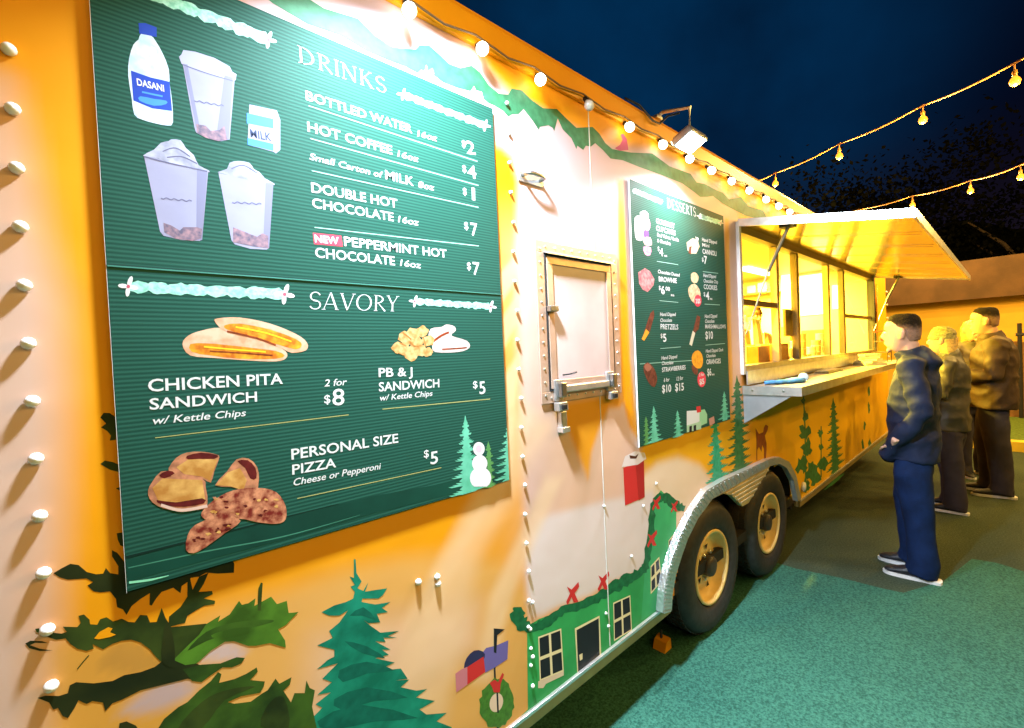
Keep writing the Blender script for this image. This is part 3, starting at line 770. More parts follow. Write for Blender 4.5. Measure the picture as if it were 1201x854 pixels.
put_text('', (360.9,363.2), (465.3,366), 20.5, b1, base=BB, glyphs=serif_word('SAVORY', 0.05), shear=0.1)
def bdecal(px, m, layer=1, sm=0, name='printed_picture', parent=None, base=BB): return decal(name, px, m, parent or b1, layer, sm, base)
RULE = ink('rule', (0.35, 0.62, 0.52)); RULE2 = ink('rule_gold', (0.42, 0.42, 0.16))
def rule(a, b, m=RULE, w=0.45, parent=None): strip_px('printed_rule', [a, b], w, m, parent or b1, 1, BB, n=1)
for a, b in (((360,126.4),(557.5,190.8)),((362,164.5),(558.7,218.9)),((363.8,202),(558.7,244.4)),((367,268),(559,289.4))): rule(a, b)
for a, b in (((181.4,512.9),(406.8,486.2)),((446.3,479.6),(572.2,467.9)),((346.8,583.6),(515.1,547.9))): rule(a, b, RULE2)
bdecal([(365,274.3),(398,277.5),(400,290.3),(366.5,287.5)], ink('badge_red', (0.80,0.05,0.09)), 2, name='printed_badge')
T('NEW', (367.5,285), (395.5,287.6), 8, 0.030, layer=5)
CR1 = ink('crease_dark', (0.002, 0.022, 0.016)); CR2 = ink('crease_light', (0.05, 0.22, 0.15)); CRB = ink('lower_fold_shade', (0.004, 0.050, 0.034), 0.2, 6)
bdecal([(147,655),(250,628),(340,604),(440,580),(520,566),(592,552),(594,563),(540,576),(440,600),(340,629),(250,653),(150,680)], CRB, .5, name='fold_shade')  # darker band paints the shade of the curled lower edge
strip_px('crease_shading', [(147,652),(230,631),(330,606),(395,590)], [1.6,1.2,.8,.3], CR1, b1, 1, BB); strip_px('crease_shading', [(150,664),(240,645),(330,628),(420,603)], [.6,.8,.7,.2], CR2, b1, 1, BB)  # crease shade and highlight painted as dark and light lines
strip_px('crease_shading', [(151,681),(175,678),(197,673)], [1.4,1.2,.3], ink('edge_glint', (0.25,0.75,0.5)), b1, 2, BB)  # painted glint at the lower left corner
# rope garlands with bows
MINT = ink('rope_mint', (0.22,0.62,0.47), 0.3, 120, two=(0.45,0.85,0.72))
def rope(p, q, hw, amp, waves, bows=(True, True), parent=None, bow=7, base=BB):
    pts = []
    n_ = waves*6
    p = np.array(p, float); q = np.array(q, float); d = q-p; nn = np.array((-d[1], d[0]))/np.linalg.norm(d)
    for ph, lay in ((0, 1), (math.pi*0.9, 2)):
        pts = [tuple(p+d*k/n_+nn*amp*math.sin(2*math.pi*waves*k/n_+ph)) for k in range(n_+1)]
        strip_px('printed_rope', pts, hw, MINT, parent or b1, lay, base, jag=0.25, seed=waves, n=2)
    for flag, c in ((bows[0], p), (bows[1], q)):
        if not flag: continue
        for dx, dy in ((-1, -.1), (.35, -1), (1, .2), (-.1, 1)):
            lp = []
            for k in range(9):
                a = 2*math.pi*k/9
                lx = 0.5+0.5*math.cos(a); ly = 0.22*math.sin(a)
                lp.append((c[0]+bow*(dx*lx-dy*ly), c[1]+bow*(dy*lx+dx*ly)))
            bdecal(lp, WHITE, 3, name='printed_bow', parent=parent, base=base)
        bdecal([(c[0]+bow*.2*math.cos(a), c[1]+bow*.2*math.sin(a)) for a in (0,1.05,2.1,3.14,4.2,5.2)], ink('bow_knot', (0.5,0.1,0.15)), 4, name='printed_bow', parent=parent, base=base)
rope((150,-14),(313,50),4.2,3.2,4,(False,True), bow=10)
rope((470,113),(566,149),2.5,1.8,4, bow=7)
rope((150,337),(332,346),4.2,2.8,4, bow=12)
rope((484,354),(573,360),2.3,1.8,4, bow=7)

# bottle
CL = ink('clear_plastic', (0.42,0.60,0.80), 0.25, 60, two=(0.62,0.74,0.86)); BLU = ink('label_blue', (0.008,0.05,0.42)); BLU2 = ink('label_light_blue', (0.05,0.25,0.65))
bdecal([(165,43),(176,45),(182,52),(190,66),(197,84),(198,100),(201,122),(202,146),(196,150),(180,147),(166,143),(157,137),(154,118),(150,92),(151,72),(156,56),(162,50)], CL, 1, 2)
bdecal([(162,31),(170,31),(183,36),(183,47),(163,43)], BLU, 2)
bdecal([(153,86),(176,94),(198,99),(201,133),(178,130),(156,121)], BLU, 2)
bdecal([(164,116),(180,119),(194,121),(194,125),(180,127),(163,121)], BLU2, 3, 2)
bdecal([(166,110),(190,115),(190,117),(166,112)], BLU2, 3)
T('DASANI', (160.5,103), (192,110.5), 7.5, 0.02, layer=5)
# cups
CUP = ink('cup_white', (0.29,0.29,0.43), 0.04, 20); CUPS = ink('cup_shade', (0.12,0.12,0.22)); LILAC = ink('cup_art', (0.10,0.09,0.15), 0.3, 90, two=(0.34,0.2,0.24)); CREAMY = ink('whipped_cream', (0.32,0.33,0.45), 0.3, 40)
bdecal([(213,76),(274,94),(268,166),(258,168),(240,164),(229,158),(227,152)], CUP, 1)
bdecal([(214,62),(228,64),(250,71),(268,81),(271,87),(276,90),(275,97),(270,98),(240,88),(212,78),(209,70),(212,67)], ink('lid_white', (0.34,0.35,0.49)), 2)
strip_px('printed_line', [(213,79),(240,88.5),(272,98)], 0.5, CUPS, b1, 3, BB)
bdecal([(229,148),(240,150),(246,156),(256,155),(262,150),(265,166),(255,168),(240,164),(230,158)], LILAC, 3)
def scribble(cx, cy, w, sl, m=CUPS):
    n_ = 12
    strip_px('printed_script', [(cx-w/2+w*k/n_, cy+sl*(k/n_-.5)+1.1*math.sin(k*2.1)) for k in range(n_+1)], 0.55, m, b1, 4, BB, n=2)
scribble(244,124,34,6); scribble(206,236,36,3.5); scribble(288,240,34,2)
def mug(l, r_, bl, br, by, topc):
    bdecal([l, r_, (br, by), (br-3, by+2), ((bl+br)/2, by+1), (bl+4, by-4), (bl, by-9)], CUP, 1)
    bdecal(topc, CREAMY, 2, 2)
mug((168,184),(243,203),187,236,282,[(167,185),(180,178),(188,170),(197,168),(200,166),(211,167),(217,176),(226,184),(232,196),(244,202),(240,204),(205,196),(185,188)])
mug((255,205),(319,217),270,314,292,[(254,204),(265,200),(268,193),(278,191),(291,193),(296,200),(303,204),(309,211),(320,217),(316,219),(285,212),(262,206)])
strip_px('printed_line', [(168,186),(200,194),(242,203)], 0.7, CUPS, b1, 4, BB)
bdecal([(191,263),(200,266),(210,272),(214,268),(230,268),(236,270),(235,281),(225,284),(205,281),(192,274)], LILAC, 3)
bdecal([(272,268),(282,272),(292,276),(300,279),(306,275),(313,278),(313,292),(300,291),(284,288),(272,285)], LILAC, 3)
strip_px('printed_swirl', [(190,180),(205,176),(222,186)], 0.6, CUPS, b1, 4, BB); strip_px('printed_swirl', [(195,187),(212,186),(230,194)], 0.6, CUPS, b1, 4, BB)
strip_px('printed_swirl', [(270,200),(284,196),(300,205)], 0.6, CUPS, b1, 4, BB)
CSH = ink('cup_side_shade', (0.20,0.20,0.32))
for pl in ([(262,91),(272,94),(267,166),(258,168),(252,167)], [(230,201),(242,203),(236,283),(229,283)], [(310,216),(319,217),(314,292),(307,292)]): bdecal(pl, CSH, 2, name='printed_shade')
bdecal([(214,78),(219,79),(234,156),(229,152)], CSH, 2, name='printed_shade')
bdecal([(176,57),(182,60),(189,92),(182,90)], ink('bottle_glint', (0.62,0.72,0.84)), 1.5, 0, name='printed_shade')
# milk carton
bdecal([(291,125),(323,132),(327,143),(327,178),(322,182),(319,180),(289,172)], CUP, 1)
bdecal([(288,135),(319,142),(319,153),(288,147)], BLU2, 2); bdecal([(289,164),(319,171),(319,179),(289,172)], BLU2, 2)
T('MILK', (292.5,163), (317,168), 9, 0.01, m=ink('milk_letters', (0.03,0.05,0.12)), layer=4)
# pitas
PITA = ink('pita_bread', (0.62,0.30,0.17), 0.2, 40, two=(0.75,0.48,0.34)); PFILL = ink('pita_filling', (0.50,0.12,0.008), 0.3, 60, two=(0.78,0.36,0.02)); BRN = ink('toast_brown', (0.25,0.04,0.01), 0.4, 60)
bdecal([(213,404),(220,394),(236,388),(258,385),(285,393),(315,402),(333,412),(334,420),(322,424),(290,423),(250,420),(222,417)], PITA, 1, 3)
bdecal([(222,404),(240,403),(265,405),(300,409),(322,412),(332,417),(322,421),(280,421),(245,417),(224,413)], PFILL, 2, 2)
bdecal([(251,378),(254,374),(280,373),(315,380),(345,392),(358,402),(357,411),(340,414),(325,407),(290,395),(262,388)], PITA, 3, 3)
bdecal([(262,382),(280,380),(315,387),(345,398),(352,405),(345,410),(320,403),(285,393),(265,387)], PFILL, 4, 2)
strip_px('printed_crust', [(265,389),(300,397),(322,405)], 1.0, BRN, b1, 5, BB); strip_px('printed_crust', [(245,412),(280,414),(318,417)], 0.7, BRN, b1, 5, BB)
strip_px('printed_crust', [(238,407),(270,410),(310,413)], 0.9, ink('cheese', (0.92,0.55,0.02)), b1, 5, BB); strip_px('printed_crust', [(275,384),(310,391),(340,401)], 0.9, ink('cheese', (0.92,0.55,0.02)), b1, 6, BB)
# walnuts and rolls
NUT = ink('walnut', (0.50,0.22,0.06), 0.3, 70, two=(0.72,0.46,0.2)); ROLL = ink('roll', (0.62,0.50,0.48), 0.1, 40)
bdecal([(503,386),(515,384),(521,381),(530,383),(532,388),(527,394),(545,400),(548,408),(535,413),(508,413),(504,404),(500,396)], ROLL, 1, 3)
for cx, cy, r_ in ((464,408,7),(472,396,7.5),(482,392,8),(493,389,7),(470,410,7.5),(480,415,9),(490,411,8),(486,402,8),(500,400,7),(499,413,6),(474,402,5)):
    bdecal([(cx+r_*(1+.14*math.sin(5*a+cx))*math.cos(a), cy+r_*(.9+.14*math.cos(4*a+cy))*math.sin(a)) for a in [2*math.pi*k/16 for k in range(16)]], NUT, 2+int(cx) % 3)
for a in ([(466,402),(474,406)], [(478,400),(484,406),(492,405)], [(494,396),(497,406)], [(470,390),(480,398)]): strip_px('printed_shade', a, 0.7, ink('nut_shade', (0.5,0.2,0.05)), b1, 6, BB)
strip_px('printed_shade', [(505,401),(515,394),(524,390)], 1.2, BRN, b1, 3, BB); strip_px('printed_shade', [(516,410),(532,409),(545,408)], 0.8, BRN, b1, 3, BB)
# pizza
PZ = ink('pizza_cheese', (0.46,0.20,0.04), 0.4, 30, two=(0.76,0.46,0.14)); PZ2 = ink('pizza_pepperoni', (0.17,0.014,0.010), 0.4, 60, two=(0.66,0.28,0.15)); CRU = ink('pizza_crust', (0.46,0.19,0.10), 0.3, 60); SAU = ink('sauce', (0.10,0.008,0.008), 0.3, 60)
bdecal([(197,548),(206,536),(218,530),(235,529),(252,532),(256,536),(250,552),(246,565),(236,560),(215,557),(200,553)], CRU, 1, 2)
bdecal([(206,547),(220,538),(254,538),(245,563),(236,558),(215,555)], PZ, 2)
bdecal([(218,534),(235,530),(254,533),(250,537),(232,537),(220,538)], SAU, 3, 2)
bdecal([(173,574),(178,564),(188,552),(203,553),(236,560),(240,570),(242,592),(228,597),(200,597),(184,592),(175,584)], CRU, 4, 2)
bdecal([(178,571),(190,560),(236,562),(240,588),(210,588),(185,586)], PZ, 5)
bdecal([(183,585),(205,588),(236,583),(238,589),(215,593),(190,591)], SAU, 6, 2); bdecal([(186,556),(196,551),(204,554),(192,560)], SAU, 6, 2)
bdecal([(251,568),(265,552),(276,538),(290,537),(300,547),(302,562),(298,578),(285,575),(270,570)], CRU, 4, 2)
bdecal([(252,568),(266,553),(280,548),(288,562),(284,574),(268,569)], PZ, 5); bdecal([(277,540),(289,539),(298,548),(299,560),(292,560),(286,548)], SAU, 6, 2)
bdecal([(235,600),(250,585),(272,574),(300,571),(322,576),(333,592),(333,608),(322,613),(300,611),(280,607),(255,612),(240,608)], PZ2, 7, 3)
bdecal([(217,643),(219,626),(228,614),(250,606),(278,607),(278,613),(262,624),(240,640),(226,647)], PZ2, 8, 2)
for k in range(26):
    cx = random.uniform(245,325); cy = random.uniform(582,604)
    bdecal([(cx+random.uniform(1,4)*math.cos(a), cy+random.uniform(.8,2.4)*math.sin(a)) for a in [2*math.pi*i/7 for i in range(7)]], random.choice((SAU, PZ, CRU)), 9)
for k in range(12):
    t_ = random.random(); cx = 225+45*t_; cy = 636-22*t_+random.uniform(-5,4)
    bdecal([(cx+random.uniform(1,4.5)*math.cos(a), cy+random.uniform(.8,2.4)*math.sin(a)) for a in [2*math.pi*i/7 for i in range(7)]], random.choice((SAU, PZ, SAU)), 10)
strip_px('printed_crust', [(188,591),(212,597),(242,592)], 1.8, ink('pale_crust', (0.72,0.5,0.42)), b1, 8, BB)
# trees and snowman on the board
def bpine(apex, base, w_px, m, layer, seed, parent, tiers=9, clip=None, slim=0.9, bb=BB):
    a = wp(*apex); b = wp(*base); l = wp(base[0]-w_px, base[1])
    return pine_uz('printed_pine', a[0], a[1], b[1], b[0]-l[0], m, layer, seed, tiers, parent, clip, bb, slim=slim)
bpine((543,487),(545,578),24, PINE_L, 2, 41, b1, 9)
bpine((570,517),(572,571),8, ink('bush_green', (0.10,0.30,0.09)), 2, 42, b1, 6, slim=.5)
bpine((594,492),(594,568),26, PINE_L, 3, 43, b1, 9, clip=(0, 1.006, 1.184))
SNM = ink('snowman', (0.78,0.76,0.84))
for cx, cy, rx, ry, l in ((559,526,6.8,8,4),(560,543,9,10,4),(561,560,12.5,13,4)):
    bdecal([(cx+rx*math.cos(a), min(cy+ry*math.sin(a), 570)) for a in [2*math.pi*k/20 for k in range(20)]], SNM, l)
bdecal([(559+3.6*math.cos(a), 526+4.4*math.sin(a)) for a in [2*math.pi*k/14 for k in range(14)]], ink('snowman_face', (0.70,0.55,0.66)), 5)

# ---- second board
b2 = empty('menu_board', (2.27, W, 1.15), 'smaller looking green dessert menu board between the hatch and the serving window', 'menu board', 'green menu boards on the trailer')
board_panel(1.793, 2.765, 1.160, 2.352, b2)
def T2(s, a, b, h, bold=0.012, shear=0.0, **k): return put_text(s, a, b, h, b2, bold, shear, base=BB, **k)
put_text('', (780.3,244.5), (813.9,255), 11.5, b2, base=BB, glyphs=serif_word('DESSERTS'))
for s, a, b, h in (('GOURMET',(767.2,262.5),(788.8,268.8),5.8),('CUPCAKES',(767.2,270.9),(789.8,276.7),5.6),('BROWNIE',(770.2,330.4),(791.3,332.5),5.6),('PRETZELS',(772.3,386.3),(793,386.7),6),('STRAWBERRIES',(774,436.5),(801.7,433.2),5.2),('CANNOLI',(821.7,297.9),(838,300.7),5.5),('COOKIES',(823.1,339.2),(838.9,340.7),5.4),('MARSHMALLOWS',(824.8,385.4),(848.9,385.4),4.6),('ORANGES',(826.3,427.4),(843,426),5.6)):
    T2(s, a, b, h, BD)
for s, a, b, h in (('Red Velvet, Vanilla',(768.2,277.8),(793.5,284),4),('& Chocolate',(768.2,284.6),(784,288.3),4),('ea',(776.6,301.4),(779.9,301.7),2.6),('Chocolate Dusted',(769,320.7),(794.5,325),4),('ea',(784.2,347.4),(788.3,348),3),
    ('Hand Dipped',(771.7,370.9),(789.8,370.9),4),('Chocolate',(771.9,377.9),(785.4,377.7),4),('Hand Dipped',(773.3,422.1),(791.5,420),4),('Chocolate',(773.6,428.3),(787.1,427),4),('6 for',(775.9,448.1),(782.4,447.2),4.4),('12 for',(791,446.6),(798.6,445.3),4.4),
    ('Hand Dipped',(821,283.4),(838.4,286.8),4),('Mini',(821.2,289.6),(829.5,290.9),4),('Hand Dipped',(822.5,325.2),(837.4,326.7),4),('Chocolate Chip',(822.8,331.6),(839.7,333),4),('ea',(830,351.7),(833,352),2.6),
    ('Hand Dipped',(824.2,373.2),(838.6,372.6),4),('Chocolate',(824.5,379),(835.4,378.7),4),('Hand Dipped Dark',(825.4,413.7),(846,412),3.8),('Chocolate',(826,419.5),(836.8,418.6),3.8),('ea',(832.5,440.3),(835.5,440),2.6)):
    T2(s, a, b, h, 0.012, 0.2)
for s, a, b, h in (('4',(771.3,300.5),(775.4,301),8.5),('6',(773.1,345.1),(777.2,345.4),9),('00',(778.1,341),(783.3,341.6),4.4),('5',(775.4,401),(779.2,400.7),9),('$10',(774,460.4),(784.7,459.4),8.6),('$15',(789.4,458.7),(799.6,457.6),8.6),('7',(823.4,309.6),(827,310.4),9),('4',(825.5,351.5),(829.6,351.9),9),('$10',(825.1,397.7),(833.9,397.4),8.6),('$6',(827.2,440.6),(831.9,440.2),8),
    ('$',(769,294.5),(770.8,294.8),4.5),('$',(770.3,340),(772.3,340.3),4.5),('$',(772.4,396.5),(774.5,396.4),4.8),('$',(821,307),(822.8,307.4),4.6),('$',(823,347.6),(824.8,347.8),4.5)):
    T2(s, a, b, h, 0.02)
for a, b in (((768,307),(793,311)),((771,353),(793,355)),((772,409),(796,407)),((822,319),(840,321)),((824,357),(842,358)),((825,405),(848,403))): rule(a, b, parent=b2, w=.3)
rule((748,427),(822,422), parent=b2, w=.4, m=ink('crease', (0.25,0.5,0.4)))
rope((740,224),(774,238),1.8,1.2,4,(False,False), b2, 4); rope((818,254),(843,262),1.8,1.2,4,(True,True), b2, 3.5)
def d2(px, m, layer=1, sm=0): return bdecal(px, m, layer, sm, parent=b2)
PK = ink('cupcake_pink', (0.55,0.16,0.38), 0.3, 60, two=(0.75,0.35,0.5)); PU = ink('cupcake_purple', (0.12,0.05,0.30)); CHO = ink('chocolate', (0.09,0.022,0.012), 0.4, 60, two=(0.2,0.05,0.03))
d2([(742,256),(748,254),(753,260),(753,272),(752,282),(744,282),(742,272)], WHITE, 1, 2); d2([(748,250),(754,248),(758,252),(757,258),(750,258)], WHITE, 2, 2)
d2([(753,258),(759,258),(760,268),(756,272),(752,266)], PK, 2, 2); d2([(752,272),(758,272),(758,279),(753,279)], PU, 2, 2); d2([(752,280),(760,279),(762,288),(754,288)], ink('cupcake_peach', (0.85,0.50,0.45)), 2, 2); d2([(752,290),(761,291),(760,300),(754,299)], PK, 2, 2)
d2([(746,320),(754,315),(760,319),(765,328),(764,335),(757,343),(751,340),(747,333)], ink('brownie_pink', (0.38,0.10,0.13), 0.4, 60, two=(0.65,0.3,0.3)), 2, 1)
d2([(760,368),(764,364),(765,370),(760,388),(756,395),(752,392)], CHO, 2, 1); d2([(755,386),(759,390),(753,400),(750,398)], ink('pretzel', (0.85,0.35,0.03)), 3, 1)
d2([(752,430),(757,425),(763,430),(767,438),(768,446),(765,454),(759,450),(754,440)], CHO, 2, 2); d2([(753,430),(757,426),(762,431),(757,436)], ink('berry', (0.35,0.12,0.08)), 3, 2)
d2([(803,285),(810,280),(816,282),(818,290),(814,298),(808,298),(804,294)], ink('cannoli', (0.85,0.62,0.42), 0.3, 60), 2, 1); d2([(806,290),(809,289),(808,299),(805,297)], CHO, 3); d2([(813,278),(817,280),(816,286)], WHITE, 3)
d2([(808,322),(813,320),(817,325),(815,332),(809,331)], ink('cookie', (0.70,0.50,0.30), 0.3, 60), 2, 2); d2([(805,338),(812,333),(818,340),(819,350),(812,356),(806,348)], ink('cookie', (0.7,0.5,0.3)), 3, 2)
d2([(816+4.2*math.cos(a), 353+7*math.sin(a)) for a in [2*math.pi*k/16 for k in range(16)]], ink('badge_red', (0.80,0.05,0.09)), 5)
d2([(815,370),(819,372),(817,386),(812,392),(810,390)], CHO, 2, 1); d2([(810,388),(813,391),(809,406),(806,404)], ink('stick', (0.7,0.65,0.5)), 2)
d2([(810,415),(816,411),(821,416),(822,426),(819,432),(813,431),(809,424)], ink('orange_slice', (0.88,0.34,0.02), 0.2, 60), 2, 2); d2([(809,428),(816,432),(815,440),(810,436)], CHO, 1, 2)
d2([(820.5+5*math.cos(a), 445+9*math.sin(a)) for a in [2*math.pi*k/16 for k in range(16)]], ink('badge_red', (0.80,0.05,0.09)), 5)
T2('$5', (818,451), (823.5,450), 6, 0.03, layer=8); T2('2 for', (817.5,441.5), (823.5,440.5), 3.4, 0.02, layer=8); T2('2/$5', (813.5,356), (819,356), 5, 0.03, layer=8)
bpine((764,476),(767,518),10, PINE_L, 2, 51, b2, 7); bpine((792,481),(793,512),8, PINE_L, 2, 52, b2, 6); bpine((755,488),(755,522),5, ink('bush_green', (0.10,0.30,0.09)), 1, 53, b2, 6, slim=.5); bpine((847,459),(848,496),9, PINE_L, 2, 54, b2, 7, clip=(0, 2.764, 1.163))
d2([(803,482),(818,481),(819,494),(803,500)], WHITE, 2); d2([(818,481),(824,480),(827,486),(827,496),(818,500)], ink('hut_green', (0.3,0.6,0.35)), 2); d2([(803,499),(820,494),(820,503),(803,507)], ink('hut_wall', (0.4,0.6,0.4)), 2)
d2([(814,477),(819,476),(820,483),(815,484)], RED, 3); d2([(806,500),(809,499),(809,506),(806,507)], BK, 3); d2([(811,499),(814,498),(814,505),(811,506)], BK, 3)
d2([(829,491),(835,488),(836,496),(833,498),(830,499)], ink('reindeer', (0.5,0.25,0.2)), 2)

# ------------------------------------------------------------------ hatch, handle
hz = [wp(626,278), wp(722,305), wp(727,460), wp(634,475)]
hu0, hu1, hz0, hz1 = 1.183, 1.677, 1.415, 2.005
M_hf = mat('hatch_trim', (0.74, 0.50, 0.38), 0.35, 0.5, 0.12, 12, 0.1, 25)
def frame(name, u0, u1, z0, z1, w, y0, y1, m, parent):
    for a in ((u0, u1, z1-w, z1), (u0, u1, z0, z0+w), (u0, u0+w, z0+w, z1-w), (u1-w, u1, z0+w, z1-w)):
        bm = bmesh.new(); box(bm, a[0], a[1], y0, y1, a[2], a[3], 0.0015); fin(bm, name, m, parent)
frame('hatch_trim', hu0, hu1, hz0, hz1, 0.042, W-0.007, W-0.0015, M_hf, trailer)
frame('hatch_seal', hu0+0.044, hu1-0.044, hz0+0.044, hz1-0.044, 0.005, W-0.009, W-0.0015, M_dark, trailer)
bm = bmesh.new(); box(bm, hu0+0.052, hu1-0.052, W-0.006, W-0.001, hz0+0.052, hz1-0.052, 0.002)
hd = fin(bm, 'hatch_door', mat('hatch_cream', (0.66, 0.50, 0.49), 0.4, 0, 0.08, 5), trailer)
frame('hatch_inner_rail', hu0+0.052, hu1-0.052, hz0+0.052, hz1-0.052, 0.03, W-0.011, W-0.0062, M_hf, hd)
# raised rain lip at the top, throws the dark band
bm = bmesh.new(); prism(bm, [(hu0+0.04, W-0.001, hz1-0.040), (hu0+0.04, W-0.030, hz1-0.050), (hu0+0.04, W-0.030, hz1-0.046), (hu0+0.04, W-0.001, hz1-0.034)], (hu1-hu0-0.08, 0, 0)); fin(bm, 'rain_lip', M_alu, hd)
bm = bmesh.new()
for k in range(12):
    t = k/11
    for (u, z) in ((hu0+0.02, hz0+0.03+(hz1-hz0-.06)*t), (hu1-0.02, hz0+0.03+(hz1-hz0-.06)*t)):
        lathe(bm, [(0.005, 0), (0.004, -0.003), (0.0001, -0.004)], 8, (u, W-0.007, z), 'Y')
for k in range(9):
    t = k/8
    for z in (hz0+0.02, hz1-0.02): lathe(bm, [(0.005, 0), (0.004, -0.003), (0.0001, -0.004)], 8, (hu0+0.05+(hu1-hu0-.1)*t, W-0.007, z), 'Y')
o = fin(bm, 'rivets', M_alu, trailer); o['kind'] = 'stuff'
# pull bar between two latches, plus keyed latch
zl = wp(650,462)[1]
ul, ur = wp(652,460)[0], wp(712,450)[0]
bm = bmesh.new(); box(bm, ul+0.02, ur-0.02, W-0.030, W-0.012, hz0+0.035, hz0+0.062, 0.004); fin(bm, 'pull_bar', M_alu, hd)
for u, dz in ((ul, 0.0), (ur, 0.012)):
    bm = bmesh.new(); box(bm, u-0.022, u+0.022, W-0.020, W-0.007, hz0+0.005+dz, hz0+0.085+dz, 0.003)
    lt = fin(bm, 'latch', M_alu, hd)
    bm = bmesh.new(); box(bm, u-0.012, u+0.016, W-0.042, W-0.0205, hz0+0.02+dz, hz0+0.075+dz, 0.004); fin(bm, 'latch_lever', M_steel, lt)
    bm = bmesh.new(); box(bm, u-0.024, u+0.026, W-0.036, W-0.008, hz0-0.030+dz, hz0+0.002+dz, 0.003); fin(bm, 'latch_keeper', M_alu, lt)
    bm = bmesh.new(); box(bm, u-0.014, u+0.010, W-0.046, W-0.0365, hz0-0.024+dz, hz0-0.006+dz, 0.002); fin(bm, 'latch_pin', M_black, lt)
bm = bmesh.new(); box(bm, ul+0.0, ul+0.030, W-0.024, W-0.002, hz0-0.105, hz0-0.034, 0.003)
box(bm, ul-0.004, ul+0.036, W-0.032, W-0.002, hz0-0.112, hz0-0.092, 0.002); fin(bm, 'hasp', M_alu, trailer)
bm = bmesh.new(); tube(bm, [(ul+0.02, W-0.02, hz0+0.10), (ul+0.06, W-0.03, hz0+0.103), (ul+0.10, W-0.02, hz0+0.106)], 0.003, 6); fin(bm, 'wire_pull', M_black, trailer)
u, z = wp(642,363); bm = bmesh.new(); box(bm, u-0.014, u+0.03, W-0.03, W-0.008, z-0.010, z+0.012, 0.003); fin(bm, 'door_catch', M_steel, trailer)
# small grab handle high on the wall
ua_, za_ = wp(611,206); ub_, zb_ = wp(632,213)
bm = bmesh.new()
tube(bm, [(ua_, W-0.002, za_), (ua_+.004, W-0.032, za_), (ua_+.02, W-0.04, za_), (ub_-.02, W-0.04, zb_), (ub_-.004, W-0.032, zb_), (ub_, W-0.002, zb_)], 0.007, 8)
gh = fin(bm, 'grab_handle', M_steel, trailer, True)
bm = bmesh.new(); box(bm, ua_-.016, ub_+.016, W-0.006, W-0.001, za_-.022, za_+.012, 0.002); fin(bm, 'handle_plate', M_alu, gh)

# ------------------------------------------------------------------ wheels, fender
def make_wheel(name, u, z, loc_y):
    r_ = 0.358
    bm = bmesh.new()
    prof = [(0.205, 0.02), (0.215, 0.002), (0.235, -0.004), (0.27, -0.012), (0.315, -0.010), (0.338, 0.002), (0.350, 0.020), (r_, 0.035), (r_, 0.165), (0.350, 0.18), (0.31, 0.205), (0.21, 0.2), (0.2, 0.17), (0.195, 0.05)]
    lathe(bm, prof, 56, (u, loc_y, z), 'Y', closed=True)
    ty = fin(bm, 'tyre', M_rubber, trailer, True)
    # tread blocks
    bm = bmesh.new()
    for k in range(64):
        a = 2*math.pi*k/64
        for yy in (0.045, 0.085, 0.125):
            c = Vector((u+math.cos(a)*(r_+0.001), loc_y+yy, z+math.sin(a)*(r_+0.001)))
            t_ = Vector((-math.sin(a), 0, math.cos(a))); n_ = Vector((math.cos(a), 0, math.sin(a)))
            w2, h2, d2_ = 0.013, 0.005, 0.014
            vv = [bm.verts.new(c+t_*w2*sx+Vector((0, 1, 0))*d2_*sy+n_*h2*sz) for sx, sy, sz in ((-1,-1,0),(1,-1,0),(1,1,0),(-1,1,0),(-1,-1,1),(1,-1,1),(1,1,1),(-1,1,1))]
            for f in ((4,5,6,7),(0,1,5,4),(1,2,6,5),(2,3,7,6),(3,0,4,7)): bm.faces.new([vv[i] for i in f])
    bmesh.ops.recalc_face_normals(bm, faces=bm.faces)
    tr = fin(bm, 'tread', M_rubber, ty); tr['kind'] = 'stuff'
    bm = bmesh.new()
    lathe(bm, [(0.206, 0.006), (0.203, -0.001), (0.190, 0.0), (0.184, 0.012), (0.178, 0.045), (0.160, 0.058), (0.135, 0.060), (0.120, 0.046), (0.085, 0.040), (0.062, 0.046), (0.05, 0.05), (0.0001, 0.05)], 56, (u, loc_y, z), 'Y', cap0=False)
    # punch the vent holes: dark oval recesses proud of nothing, set as inset discs
    rim = fin(bm, 'rim', M_rim, trailer, True)
    bm = bmesh.new()
    for k in range(6):
        a = 2*math.pi*(k+.5)/6
        c = Vector((u+math.cos(a)*0.108, loc_y+0.036, z+math.sin(a)*0.108))
        t_ = Vector((-math.sin(a), 0, math.cos(a))); n_ = Vector((math.cos(a), 0, math.sin(a)))
        vv = [bm.verts.new(c+t_*0.021*math.cos(q)+n_*0.021*math.sin(q)) for q in [2*math.pi*i/3+math.pi/6 for i in range(3)]]
        bm.faces.new(vv)
    fin(bm, 'vent_holes', M_under, rim)['kind'] = 'stuff'
    bm = bmesh.new()
    lathe(bm, [(0.056, 0.052), (0.056, 0.012), (0.050, 0.000), (0.03, -0.004), (0.0001, -0.005)], 20, (u, loc_y, z), 'Y')
    fin(bm, 'hub', mat('hub_grease', (0.06,0.05,0.045), 0.5), rim, True)
    for k in range(6):
        a = 2*math.pi*k/6
        bm = bmesh.new(); lathe(bm, [(0.011, 0.05), (0.011, 0.030), (0.007, 0.026), (0.0001, 0.026)], 6, (u+math.cos(a)*0.075, loc_y, z+math.sin(a)*0.075), 'Y')
        fin(bm, 'lug_nut', M_steel, rim)
make_wheel('wheel', 2.52, 0.358, W+0.01)
make_wheel('wheel', 3.40, 0.358, W+0.01)
